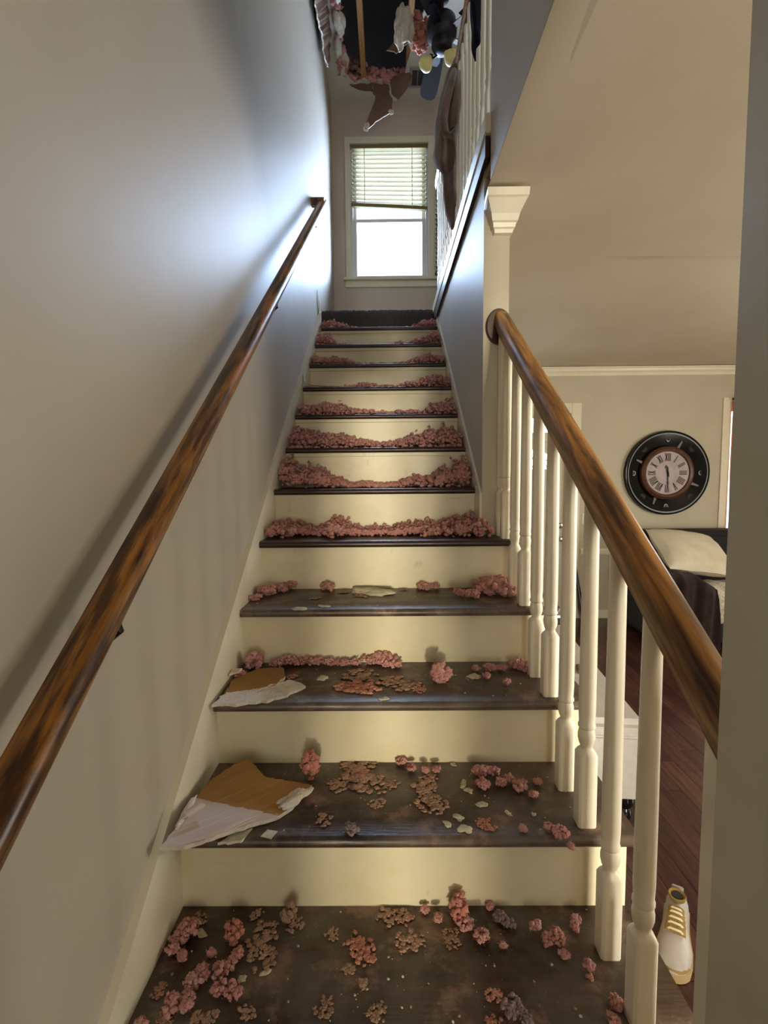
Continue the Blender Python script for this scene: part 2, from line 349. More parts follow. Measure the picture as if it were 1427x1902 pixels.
# lower ceiling: sagging plasterboard with an opened seam
def sag(x, y):
    z = ZC
    if y < 0.81: z += (0.81 - y) * 0.010
    z += 0.004 * noise.noise(Vector((x * 1.2, y * 1.6, 3.0)))
    s = max(0.0, min(1.0, (x - 1.6) / 0.9))
    if y > 1.78: z += 0.040 * s * math.exp(-(y - 1.78) / 0.55)
    e = min(1.0, max(0.0, (x - XR) / 0.18)); return (ZC - 0.003) * (1 - e) + z * e
mb = MB(); xs = np.linspace(XR + 0.0, 5.25, 60); ys = sorted(list(np.linspace(-3.2, YB, 90)) + [0.805, 0.812, 1.772, 1.782])
vs = [(x, y, sag(x, y)) for y in ys for x in xs]; n = len(xs)
mb.add(vs, [(j * n + i, (j + 1) * n + i, (j + 1) * n + i + 1, j * n + i + 1) for j in range(len(ys) - 1) for i in range(n - 1)])
vs2 = [(x, y, ZC + 0.07) for y in (-3.2, YB) for x in (XR + 0.0, 5.25)]
mb.add(vs2, [(0, 1, 3, 2)])
struct(mb, 'ceiling', ceil_paint, smooth='auto')
struct(MB().box(0.957, 2.4, 1.0, YF, 2.12, ZU - 0.01), 'floor_hall', carpet)

# upper ceiling with the torn hole, and the dark attic over it
HOLE = [(.10, 2.2), (.16, 2.5), (.11, 2.75), (.18, 2.95), (.12, 3.12), (.17, 3.3), (.13, 3.5), (.19, 3.68), (.15, 3.84), (.22, 3.93), (.30, 3.89), (.38, 3.92), (.5, 3.88),
        (.58, 3.93), (.655, 3.88), (.67, 3.74), (.70, 3.6), (.66, 3.48), (.74, 3.36), (.80, 3.2), (.98, 3.1), (1.05, 2.9), (.98, 2.5), (.8, 2.1), (.4, 2.0)]
cu = struct(MB().plate(rect(XL - 0.1, 2.5, -3.2, YF + 0.1), [HOLE], XY(ZT), 0.014, 0, 1), 'ceiling_upper', [upper_ceil, gypsum])
for i, jx in enumerate((-0.10, 0.30, 0.69, 1.09, 1.5)):
    MB().box(jx - 0.021, jx + 0.021, 0.2, 4.3, ZT + 0.016, ZT + 0.15).build('joist', joist_wood, cu)
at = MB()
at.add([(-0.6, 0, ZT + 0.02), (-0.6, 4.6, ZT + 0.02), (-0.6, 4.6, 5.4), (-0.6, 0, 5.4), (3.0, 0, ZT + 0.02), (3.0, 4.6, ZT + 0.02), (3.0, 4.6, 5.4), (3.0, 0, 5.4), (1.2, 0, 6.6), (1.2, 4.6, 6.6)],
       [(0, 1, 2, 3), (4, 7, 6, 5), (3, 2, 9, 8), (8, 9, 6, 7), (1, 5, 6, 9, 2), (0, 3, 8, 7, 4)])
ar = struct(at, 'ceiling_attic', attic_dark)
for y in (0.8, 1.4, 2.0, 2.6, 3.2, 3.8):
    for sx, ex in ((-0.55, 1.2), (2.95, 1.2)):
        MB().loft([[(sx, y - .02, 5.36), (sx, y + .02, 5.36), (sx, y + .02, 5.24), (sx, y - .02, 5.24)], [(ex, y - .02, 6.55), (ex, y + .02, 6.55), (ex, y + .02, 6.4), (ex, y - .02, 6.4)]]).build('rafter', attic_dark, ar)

# mouldings of the living room
def extr_x(prof, x0, x1, y, mats, name, **k):          # prof: (depth towards the room, z)
    return MB().loft([[(x, y - d, z) for d, z in prof] for x in (x0, x1)]).build(name, mats, **k)
tag(extr_x([(0, ZC - .005), (.055, ZC - .005), (.055, ZC - .018), (.047, ZC - .024), (.040, ZC - .045), (.022, ZC - .062), (.016, ZC - .075), (.016, ZC - .09), (0, ZC - .09)], 0.957, 5.2, YB, trim_white, 'trim_1'),
    'cream crown moulding where the living room wall meets the ceiling', kind='structure')
for i, (a, b_) in enumerate(((0.957, 1.40), (2.48, 5.2))):
    tag(extr_x([(0, .14), (.014, .14), (.022, .155), (.022, .19), (.014, .205), (0, .205)], a, b_, YB, trim_white, 'trim_%d' % (2 + i)), 'cream chair rail on the living room wall', kind='structure')
    tag(extr_x([(0, ZF), (.014, ZF), (.014, ZF + .07), (.008, ZF + .085), (0, ZF + .085)], a, b_, YB, trim_white, ('baseboard_left', 'baseboard_back')[i]), kind='structure')

# pilaster bracket under the lower ceiling at the end of the stair wall
rings = []
for z, hw, fy, dx in ((1.920, .034, 1.195, .000), (1.932, .036, 1.19, 0), (1.936, .041, 1.183, 0), (1.950, .043, 1.178, 0), (1.954, .048, 1.170, 0), (1.975, .053, 1.16, 0), (2.000, .064, 1.142, 0), (2.016, .072, 1.13, 0), (2.020, .076, 1.122, 0), (2.046, .078, 1.118, 0)):
    c_ = 0.928 + dx
    rings.append([(c_ - hw, fy, z), (c_ + hw, fy, z), (c_ + hw, 1.30, z), (c_ - hw, 1.30, z)])
rings = [[(min(max(x, 0.853), 2), y, z) if y < 1.22 or x > 0.957 else (max(x, 0.8585), min(y, 1.2195), z) for x, y, z in r] for r in rings]
tag(MB().loft(rings).build('trim_4', trim_white), 'cream moulded bracket at the top of the stair wall end', kind='structure')

# ------------------------------------------------------------------ windows
def sash_window(idx, x0, x1, z0, z1, y, label, meet=3.415):
    w = empty('window_%d' % idx, ((x0 + x1) / 2, y, z0), label, kind='structure')
    zm = meet
    jt = 0.022
    MB().box(x0, x0 + jt, y + .02, y + .14, z0, z1).box(x1 - jt, x1, y + .02, y + .14, z0, z1).box(x0 + jt, x1 - jt, y + .02, y + .14, z1 - jt, z1).box(x0 + jt, x1 - jt, y + .02, y + .14, z0, z0 + .012).build('jamb', sash_white, w)
    for nm, a, b_, yy, fr_ in (('lower_sash', z0 + .012, zm + .015, y + .06, .034), ('upper_sash', zm - .015, z1 - jt, y + .095, .034)):
        s_ = MB().plate(rect(x0 + jt, x1 - jt, a, b_), [rect(x0 + jt + fr_, x1 - jt - fr_, a + fr_ * 1.0, b_ - fr_ * .9)], XZ(yy), 0.03).build(nm, sash_white, w)
        MB().plate(rect(x0 + jt + fr_, x1 - jt - fr_, a + fr_, b_ - fr_ * .9), [], XZ(yy + .012), 0.004).build('pane', glass, s_)
    return w
w1 = sash_window(1, *WIN1, YF, 'white double hung window above the stair landing')
w2 = sash_window(2, *WIN2, YF, 'second white window right of the landing window, mostly behind the coat')
cs = MB().box(.103, .150, YF - .018, YF, 2.86, 4.132).box(.150, .885, YF - .018, YF, 4.075, 4.132).box(.885, .940, YF - .018, YF, 2.86, 4.132).box(.940, 1.66, YF - .018, YF, 4.075, 4.132).box(1.66, 1.71, YF - .018, YF, 2.86, 4.132)
cs.build('casing', trim_white, w1, bevel=0.003)
MB().box(.083, 1.73, YF - .045, YF + .03, 2.835, 2.862).build('stool', trim_white, w1, bevel=0.004)
MB().box(.095, 1.715, YF - .016, YF, 2.775, 2.835).build('apron', trim_white, w1, bevel=0.003)

def blind(x0, x1, ztop, zbot, y, drop, n, label):
    b_ = empty('window_blind', ((x0 + x1) / 2, y, zbot), label, 'blind')
    MB().box(x0, x1, y - .025, y + .025, ztop - .03, ztop).build('headrail', slat_mat, b_)
    tilt = R_(3); w = .025
    for i in range(n):
        f = (i + .5) / n; z = ztop - .045 - (ztop - .045 - zbot) * f; dz = drop * f * .55
        vs = []
        for k, s_ in enumerate((-1, -.5, 0, .5, 1)):
            yy = y + s_ * w * math.cos(tilt); zz = -s_ * w * math.sin(tilt) + .003 * (1 - s_ * s_)
            vs += [(x0 + .006, yy, z + zz), (x1 - .006, yy, z + zz - dz)]
        fs = [(2 * k, 2 * k + 1, 2 * k + 3, 2 * k + 2) for k in range(4)]
        s = MB().add(vs, fs)
        s.add([(p[0], p[1], p[2] + .0015) for p in vs], [f_[::-1] for f_ in fs])
        s.build('slat', slat_mat, b_, smooth=True)
    MB().loft([[(x0 + .002, y - .02, zbot - .018), (x0 + .002, y + .02, zbot - .018), (x0 + .002, y + .02, zbot + .012), (x0 + .002, y - .02, zbot + .012)],
               [(x1 - .002, y - .02, zbot - .018 - drop), (x1 - .002, y + .02, zbot - .018 - drop), (x1 - .002, y + .02, zbot + .012 - drop), (x1 - .002, y - .02, zbot + .012 - drop)]]).build('bottom_rail', slat_mat, b_)
    for fx in (.18, .80):
        xx = x0 + (x1 - x0) * fx
        MB().box(xx - .0035, xx + .0035, y - .028, y - .026, zbot - drop * fx, ztop - .03).build('cord', cord_mat, b_)
    return b_
blind(.156, .879, 4.068, 3.545, YF + .028, .04, 12, 'cream slatted blind, half raised and crooked, in the landing window')
blind(.946, 1.654, 4.068, 2.90, YF + .028, .0, 26, 'cream slatted blind let down fully beside the hanging coat')

def plain_window(idx, to, u0, u1, v0, v1, label, nsgn):
    w = empty('window_%d' % idx, to((u0 + u1) / 2, v0, 0), label, kind='structure')
    MB().plate(rect(u0, u1, v0, v1), [rect(u0 + .05, (u0 + u1) / 2 - .02, v0 + .05, v1 - .05), rect((u0 + u1) / 2 + .02, u1 - .05, v0 + .05, v1 - .05)], to, 0.05).build('sash', sash_white, w)
    for a, b_ in ((u0 + .05, (u0 + u1) / 2 - .02), ((u0 + u1) / 2 + .02, u1 - .05)):
        MB().plate(rect(a, b_, v0 + .05, v1 - .05), [], (lambda u, v, q_: to(u, v, q_ + .02)), 0.004).build('pane', glass, w)
    return w
w3 = plain_window(3, XZ(YB + .06), *WIN3, 'living room window with a rust curtain at the right edge', 1)
MB().box(3.895, 3.975, YB - .016, YB, .02, 1.74).box(4.00, 5.05, YB - .016, YB, 1.66, 1.74).box(3.88, 5.15, YB - .04, YB, .03, .10).build('casing', trim_white, w3)
plain_window(4, YZ(5.26), *WIN4, 'living room side window', 1)
plain_window(5, XZ(-3.26, -1), *WIN5, 'living room window on the rear wall', 1)
plain_window(6, XZ(-3.26, -1), *WIN6, 'window behind the foot of the stairs', 1)
# rust curtain
cv = []
nx, nz = 60, 14
for j in range(nz + 1):
    for i in range(nx + 1):
        u = i / nx; v = j / nz
        x = 3.972 + .38 * u; z = 1.70 - 1.62 * v
        y = YB - .055 + .022 * math.sin(u * 34 + .6 * math.sin(v * 5)) + .008 * math.sin(u * 71 + v * 3)
        cv.append((x + .015 * v * math.sin(u * 9), y, z))
mb = MB().add(cv, [(j * (nx + 1) + i, j * (nx + 1) + i + 1, (j + 1) * (nx + 1) + i + 1, (j + 1) * (nx + 1) + i) for j in range(nz) for i in range(nx)])
cu_e = empty('curtain', (4.17, YB - .055, .08), 'rust orange curtain glowing at the edge of the living room window', 'curtain')
mb.build('panel', curtain_mat, cu_e, smooth=True)
MB().tube([(3.96, YB - .055, 1.72), (5.1, YB - .055, 1.72)], .011, 10).build('rod', fan_dark, cu_e)

# ------------------------------------------------------------------ front door with fanlight and transom
dr = empty('door_1', (1.93, YB + .05, ZF), 'cream front door with an arched fanlight under a transom', kind='structure')
x0, x1 = DOOR[0] + .03, DOOR[1] - .03
ARC = [(1.93 + .335 * math.cos(math.pi * k / 20), 1.035 + .205 * math.sin(math.pi * k / 20)) for k in range(21)]
slab = MB().plate(rect(x0, x1, ZF + .01, 1.315), [ARC], XZ(YB + .05), .045).build('slab', door_paint, dr)
MB().plate(ARC, [], XZ(YB + .07), .004).build('pane', glass, slab)
mun = MB()
for k in range(1, 5):
    a = math.pi * k / 5
    mun.tube([(1.93 + .06 * math.cos(a), YB + .055, 1.035 + .04 * math.sin(a)), (1.93 + .335 * math.cos(a), YB + .055, 1.035 + .205 * math.sin(a))], .005, 6)
mun.tube([(1.93 + .07 * math.cos(math.pi * k / 10), YB + .055, 1.035 + .045 * math.sin(math.pi * k / 10)) for k in range(11)], .005, 6)
mun.tube([(1.93 + .21 * math.cos(math.pi * k / 14), YB + .055, 1.035 + .13 * math.sin(math.pi * k / 14)) for k in range(15)], .004, 6)
mun.build('muntin', door_paint, slab)
for (a, b_, c_, d) in ((x0 + .10, 1.90, .30, .94), (1.96, x1 - .10, .30, .94), (x0 + .10, 1.90, -.42, .16), (1.96, x1 - .10, -.42, .16)):
    MB().plate(rect(a, b_, c_, d), [rect(a + .018, b_ - .018, c_ + .018, d - .018)], XZ(YB + .05, -1), .006).build('panel_moulding', door_paint, slab)
MB().box(DOOR[0], x0, YB + .0, YB + .13, ZF, DOOR[3]).box(x1, DOOR[1], YB + .0, YB + .13, ZF, DOOR[3]).box(x0, x1, YB + .0, YB + .13, 1.315, 1.395).box(x0, x1, YB, YB + .13, 1.575, DOOR[3]).build('door_frame', door_paint, dr)
for k in range(3):
    a = x0 + (x1 - x0) * k / 3; b_ = x0 + (x1 - x0) * (k + 1) / 3
    f_ = MB().plate(rect(a, b_, 1.395, 1.575), [rect(a + .018, b_ - .018, 1.41, 1.56)], XZ(YB + .06), .03).build('transom_light', door_paint, dr)
    MB().plate(rect(a + .018, b_ - .018, 1.41, 1.56), [], XZ(YB + .07), .004).build('pane', glass, f_)
MB().box(DOOR[0] - .10, DOOR[0], YB - .018, YB, ZF, DOOR[3] + .10).box(DOOR[1], DOOR[1] + .10, YB - .018, YB, ZF, DOOR[3] + .10).box(DOOR[0], DOOR[1], YB - .018, YB, DOOR[3], DOOR[3] + .10).build('casing', trim_white, dr, bevel=.004)
MB().lathe([(.028, YB + .05), (.03, YB + .04), (.022, YB + .03), (.012, YB + .028)], (2.285, 0, .443), 18, 'y').build('deadbolt', brass, dr, smooth='auto')
MB().lathe([(.03, YB + .05), (.03, YB + .044), (.012, YB + .04), (.012, YB + .01), (.024, YB + .0), (.030, YB - .015), (.024, YB - .03), (.006, YB - .036)], (2.287, 0, .308), 18, 'y').build('knob', brass, dr, smooth='auto')

sw = empty('switch_plate', (2.548, YB - .006, .463), 'ivory double switch plate right of the front door', 'switch')
MB().box(2.493, 2.603, YB - .007, YB, .463, .576).build('plate', plate_mat, sw, bevel=.002)
for xx in (2.527, 2.57):
    MB().box(xx - .006, xx + .006, YB - .018, YB - .006, .508, .532).build('toggle', plate_mat, sw)

# ------------------------------------------------------------------ the staircase
st = empty('staircase', (0.42, 0.0, ZF), 'steep straight staircase with dark worn treads and cream risers', 'staircase')
OV = 0.030
def tread(k, x1, y1=None, mat_=None):
    y0, z0 = k * RUN, k * RISE
    yb = (k + 1) * RUN + OV + .004 if y1 is None else y1
    prof = [(y0 + .006, z0), (y0 + .001, z0 + .006), (y0, z0 + .012), (y0 + .002, z0 + .018), (y0 + .007, z0 + .0225), (y0 + .014, z0 + T), (yb, z0 + T), (yb, z0)]
    return prof
for k in range(-2, 12):
    open_side = k <= 4
    xe = 1.035 if open_side else W
    m_ = tread_wood if k <= 3 else tread_clean
    mb = MB()
    if k == 4:
        mb.loft([[(x, y, z) for y, z in tread(k, 0)] for x in (0, W)]).loft([[(x, y, z) for y, z in tread(k, 0, 1.219)] for x in (W, 1.035)])
    elif open_side:
        p = tread(k, 0); q_ = [(max(y, k * RUN + .012) if y < k * RUN + .02 else y, z) for y, z in p]
        mb.loft([[(x, y, z) for y, z in (p if x < 1.03 else q_)] for x in (0, 1.024, 1.035)])
    else:
        mb.loft([[(x, y, z) for y, z in tread(k, 0)] for x in (0, W)])
    mb.build('tread', m_, st, smooth='auto')
    if k > -2:
        xr = 1.018 if open_side and k < 4 else (1.018 if k == 4 else W)
        MB().box(0, xr, k * RUN + OV, k * RUN + OV + .016, (k - 1) * RISE + T, k * RISE).build('riser', riser_paint, st)
        if k >= 5:
            MB().box(.0, W, k * RUN + OV - .014, k * RUN + OV, k * RISE - .016, k * RISE).build('scotia', riser_paint, st)
MB().box(0, 1.018, -2 * RUN + OV, -2 * RUN + OV + .016, ZF, -2 * RISE).build('riser', riser_paint, st)
# skirt boards along both walls
def skirt(x0, x1, ya, yb, up_, name):
    pr = [(ya, ya * .7 + up_ + .008), (yb, yb * .7 + up_), (yb, yb * .7 - .25), (ya, ya * .7 - .25)]
    return MB().loft([[(x, y, z) for y, z in pr] for x in (x0, x1)]).build(name, trim_white, st)
skirt(XL, 0.0, -.62, 3.02, .094, 'skirt_board')
skirt(W, XR + .002, 1.222, 3.16, .070, 'skirt_board')
MB().loft([[(XL + .001, 2.98, 2.16), (XL + .006, 2.98, 2.16), (XL + .006, 3.03, 2.19), (XL + .001, 3.03, 2.19)], [(XL + .012, 2.95, 2.25), (XL + .016, 2.95, 2.25), (XL + .016, 2.99, 2.27), (XL + .012, 2.99, 2.27)],
           [(XL + .004, 2.93, 2.33), (XL + .006, 2.93, 2.33), (XL + .006, 2.95, 2.33), (XL + .004, 2.95, 2.33)]]).build('torn_skirt_end', trim_white, st)
# outer saw-tooth stringer, down to the floor
saw = [(-2 * RUN + OV, ZF)]
for k in range(-2, 5):
    saw += [(k * RUN + OV, k * RISE - .0005)] if k == -2 else [(k * RUN + OV, (k - 1) * RISE - .0005), (k * RUN + OV, k * RISE - .0005)]
saw += [(1.219, 4 * RISE - .0005), (1.219, ZF)]
MB().plate([(y + (.004 if z > ZF and y < 1.2 else 0), z) for y, z in saw], [], YZ(1.0005), .017).build('stringer', riser_paint, st)
# nail heads working out of the right skirt
for y, dz in ((1.30, .045), (1.43, .06), (1.58, .03), (1.86, .05), (2.2, .05), (2.62, .04), (2.86, .03)):
    MB().lathe([(.004, W - .0), (.0045, W - .004), (.002, W - .006)], (0, y, y * .7 + dz), 8, 'x').build('nail_head', nail_mat, st)

# carpeted landing: floor and the carpet brought down over the top riser
prof = [(3.19, 2.07), (3.172, 2.075), (3.170, 2.14), (3.168, 2.20), (3.166, 2.235), (3.172, 2.256), (3.190, 2.266), (3.24, 2.262), (YF, 2.258), (YF, 2.10), (3.26, 2.10)]
nxs = 140
rings = []
for i in range(nxs + 1):
    x = XL + .003 + (XR - XL - .002) * i / nxs
    rings.append([(x, y + (wob((x, y, z), 60, .006) if y < 3.3 else 0), z + (wob((x, y, z), 75, .008, 3) + wob((x, y, z), 14, .004, 5) if y < 3.3 and z > 2.1 else 0)) for y, z in prof])
mb = MB().loft(rings)
struct(mb, 'floor_landing', carpet, smooth=True)

# ------------------------------------------------------------------ right balustrade
BX = 0.926
rail_z = lambda y: 0.750 + 0.672 * y
ba = empty('stair_balustrade', (BX, 0.5, -.16), 'oak handrail on cream turned balusters along the open side of the stairs', 'balustrade')
HP = [(-.020, 0), (.020, 0), (.0215, .012), (.0265, .022), (.028, .034), (.028, .056), (.0245, .068), (.014, .077), (0, .080), (-.014, .077), (-.0245, .068), (-.028, .056), (-.028, .034), (-.0265, .022), (-.0215, .012)]
MB().loft([[(BX + a, y, rail_z(y) + z) for a, z in HP] for y in np.linspace(-.21, 1.205, 12)]).build('handrail', rail_oak2, ba, smooth='auto')
ros = MB()
rr = []
for d, s_ in ((1.2195, 1.0), (1.207, 1.0), (1.202, .93)):
    rr.append([(.917 + .050 * s_ * math.cos(2 * math.pi * j / 32), d, rail_z(1.2) + .022 + .068 * s_ * math.sin(2 * math.pi * j / 32)) for j in range(32)])
ros.loft(rr).build('rosette', rosette_wood, ba, smooth='auto')
def sqring(hw, z, ch=.15, seg=24):
    r = []
    for j in range(seg):
        a = 2 * math.pi * (j + .5) / seg; c_, s_ = math.cos(a), math.sin(a); k = hw / max(abs(c_), abs(s_)); r.append((c_ * k, s_ * k, z))
    return r
def cring(rad, z, seg=24): return [(rad * math.cos(2 * math.pi * (j + .5) / seg), rad * math.sin(2 * math.pi * (j + .5) / seg), z) for j in range(seg)]
def blend(hw, rad, f, z): return [(a[0] * (1 - f) + b_[0] * f, a[1] * (1 - f) + b_[1] * f, z) for a, b_ in zip(sqring(hw, z), cring(rad, z))]
def baluster_mb(H, hw=.0205, block=.168):
    rings = [sqring(hw, 0), sqring(hw, block), blend(hw, .0165, .55, block + .008), blend(hw, .014, 1, block + .014), cring(.0135, block + .019), cring(.0165, block + .026), cring(.0190, block + .036), cring(.0192, block + .046),
             cring(.0172, block + .056), cring(.0158, block + .060), cring(.0192, block + .064), cring(.0192, block + .069), cring(.0172, block + .073), cring(.0186, block + .10), cring(.0186, block + .20), cring(.0160, H)]
    return MB().loft(rings)
b_front = baluster_mb(.764).build('baluster', baluster_paint, ba, smooth='auto', origin=None)
b_front.location = (0, 0, 0)
def fix_mesh(o):   # make the mesh local to its own base (it was written relative to the parent)
    org = np.array(ROOT[o.parent.name]); me = o.data
    co = np.empty(len(me.vertices) * 3); me.vertices.foreach_get('co', co); co = co.reshape(-1, 3) + org; me.vertices.foreach_set('co', co.ravel()); me.update()
fix_mesh(b_front)
b_rear = baluster_mb(.856).build('baluster', baluster_paint, ba, smooth='auto'); fix_mesh(b_rear)
def rel(p, e): return tuple(np.array(p) - np.array(ROOT[e.name]))
used = set()
for k in range(0, 5):
    for src, dy in ((b_front, .052), (b_rear, .1845)):
        y = min(k * RUN + dy, 1.196); p = (BX + .004, y, k * RISE + T)
        if y > 1.2 or y < -.04: continue
        if src.name in used: inst(src, ba, 'baluster', rel(p, ba))
        else: src.location = rel(p, ba); used.add(src.name)
MB().loft([[(.915, y, -RISE + T), (.975, y, -RISE + T), (.975, y, rail_z(y) + .006), (.915, y, rail_z(y) + .006)] for y in (-.1995, -.118)]).build('half_newel', baluster_paint, ba)
# ------------------------------------------------------------------ left wall rail
lr = empty('wall_handrail', (.05, .2, 0.5), 'worn oak handrail fixed along the left stairwell wall', 'handrail')
lz = lambda y: 0.812 + 0.7225 * y
LP = [(-.018, 0), (.018, 0), (.024, .012), (.0275, .026), (.0265, .040), (.020, .051), (.008, .056), (-.008, .056), (-.020, .051), (-.0265, .040), (-.0275, .026), (-.024, .012)]
LX = .050
MB().loft([[(LX + a, y, lz(y) + z) for a, z in LP] for y in np.linspace(-.62, 2.80, 16)]).build('rail', rail_oak, lr, smooth='auto')
MB().loft([[(x, 2.80 - .045 + a * 1.0, lz(2.80) - .02 + z) for a, z in LP] for x in (XL, LX + .02)]).build('wall_return', rail_oak, lr, smooth='auto')
for y in (0.0, 1.25, 2.45):
    bk = MB().tube([(XL, y, lz(y) - .075), (XL + .03, y, lz(y) - .07), (LX, y, lz(y) - .04), (LX, y, lz(y) + .004)], .006, 8).lathe([(.022, XL), (.022, XL + .004), (.008, XL + .008)], (0, y, lz(y) - .075), 14, 'x')
    bk.build('bracket', fan_dark, lr, smooth='auto')

# ------------------------------------------------------------------ upper balustrade
ub = empty('landing_balustrade', (.9, 2.1, ZU), 'cream baluster railing of the upper hall above the stair wall', 'balustrade')
MB().box(.838, .957, 1.10, 3.20, 2.222, 2.290).build('base_board', trim_white, ub, bevel=.004)
MB().box(.842, .857, 1.12, 3.18, 2.150, 2.222).build('dark_edge_strip', tread_clean, ub)
ubal = MB().loft([sqring(.018, 0), sqring(.018, .18), blend(.018, .015, 1, .20), cring(.019, .22), cring(.015, .235), cring(.0175, .28), cring(.0155, .60), cring(.017, .70), cring(.019, .715), blend(.018, .015, .9, .735), sqring(.018, .75), sqring(.018, .87)]).build('baluster', baluster_paint, ub, smooth='auto')
fix_mesh(ubal)
first = True
for i in range(19):
    p = (.885, 1.155 + i * .108, 2.290)
    if first: ubal.location = rel(p, ub); first = False
    else: inst(ubal, ub, 'baluster', rel(p, ub))
MB().loft([[(.885 + a, y, 3.150 + z) for a, z in HP] for y in (1.10, 3.20)]).build('handrail', rail_oak2, ub, smooth='auto')

# ------------------------------------------------------------------ pink insulation
def ico(sub):
    bm = bmesh.new(); bmesh.ops.create_icosphere(bm, subdivisions=sub, radius=1.0)
    v = np.array([p.co for p in bm.verts]); f = np.array([[q_.index for q_ in p.verts] for p in bm.faces]); bm.free()
    return v, f
ICO = {s_: ico(s_) for s_ in (1, 2, 3, 4)}
def sphere_pts(n, g):
    p = g.normal(size=(n, 3)); return p / np.linalg.norm(p, axis=1)[:, None]
def bubble(v, n, amp, g):
    c_ = sphere_pts(n, g); d = np.sqrt(np.maximum(0, 2 - 2 * (v @ c_.T))).min(1); m_ = 1.9 / math.sqrt(n)
    return amp * (1 - np.minimum(1.3, d / m_) ** 2)
def clump_verts(sub, g, lumps=26):
    v, f = ICO[sub]; d = 1 + bubble(v, 7, .30, g) + bubble(v, lumps, .20, g) + (bubble(v, lumps * 6, .07, g) if sub > 2 else 0)
    return v * d[:, None], f
def raw_obj(name, v, f, mats, origin, midx=None):
    me = bpy.data.meshes.new(name); v = v - np.array(origin)
    me.vertices.add(len(v)); me.vertices.foreach_set('co', v.ravel())
    me.loops.add(f.size); me.loops.foreach_set('vertex_index', f.ravel())
    me.polygons.add(len(f)); me.polygons.foreach_set('loop_start', np.arange(0, f.size, 3)); me.polygons.foreach_set('loop_total', np.full(len(f), 3))
    me.update(); me.validate()
    me.polygons.foreach_set('use_smooth', np.ones(len(f), bool))
    for m_ in mats if isinstance(mats, list) else [mats]: me.materials.append(m_)
    if midx is not None: me.polygons.foreach_set('material_index', midx)
    o = bpy.data.objects.new(name, me); C.objects.link(o); o.location = origin; ROOT[o.name] = tuple(origin)
    return o
STEP = ('lowest step', 'second lowest step', 'third lowest step', 'fourth lowest step')
def fibres(base, nrm, n, g, L0, L1, w=.00035):
    """fine wool fibres: one slim triangle each"""
    idx = g.integers(0, len(base), n); p = base[idx]; d = nrm[idx] + g.normal(size=(n, 3)) * .8; d /= np.linalg.norm(d, axis=1)[:, None]
    side = np.cross(d, g.normal(size=(n, 3))); side /= np.linalg.norm(side, axis=1)[:, None]
    L_ = g.uniform(L0, L1, n)[:, None]
    v = np.stack([p - side * w, p + side * w, p + d * L_], 1).reshape(-1, 3)
    return v, np.arange(3 * n).reshape(-1, 3)
def fluff(c_, s_, nblob, r0, r1, g, squash=.85, nf=0, fl=(.004, .010), mask=None):
    """irregular heap of small wool lobes inside an ellipsoid, with loose fibres"""
    q_ = sphere_pts(nblob, g) * (g.uniform(0, 1, nblob) ** .45)[:, None]
    if mask is not None: q_ = q_[[mask(p) for p in q_]]
    rr_ = g.uniform(r0, r1, len(q_)); pts = q_ * np.array(s_) + np.array(c_)
    v, f = blobs(pts, rr_, g, squash)
    if nf:
        cen = np.repeat(pts, len(TEMPL[0][0]), 0); nr = v - cen; nr /= np.maximum(1e-9, np.linalg.norm(nr, axis=1))[:, None]
        fv, ff = fibres(v, nr, nf, g, *fl); f = np.concatenate([f, ff + len(v)]); v = np.concatenate([v, fv])
    return v, f
def blobs(pts, rads, g, squash=.85):
    V, Fc = [], []; n = 0
    for p, r in zip(pts, rads):
        v, f = TEMPL[g.integers(len(TEMPL))]; a = g.uniform(0, 6.28); c_, s_ = math.cos(a), math.sin(a)
        b2 = g.uniform(0, 6.28); c2, s2 = math.cos(b2), math.sin(b2)
        rot_ = np.array([[c_, -s_, 0], [s_, c_, 0], [0, 0, 1]]) @ np.array([[1, 0, 0], [0, c2, -s2], [0, s2, c2]])
        V.append((v @ rot_.T) * np.array([r, r, r * squash]) + p); Fc.append(f + n); n += len(v)
    return np.concatenate(V), np.concatenate(Fc)
def lobe(i):
    g = np.random.default_rng(i); v, f = clump_verts(1, g, 9)
    return v * (1 + g.uniform(-.22, .22, len(v)))[:, None], f
TEMPL = [lobe(i) for i in range(24)]
STEP_LAB = True
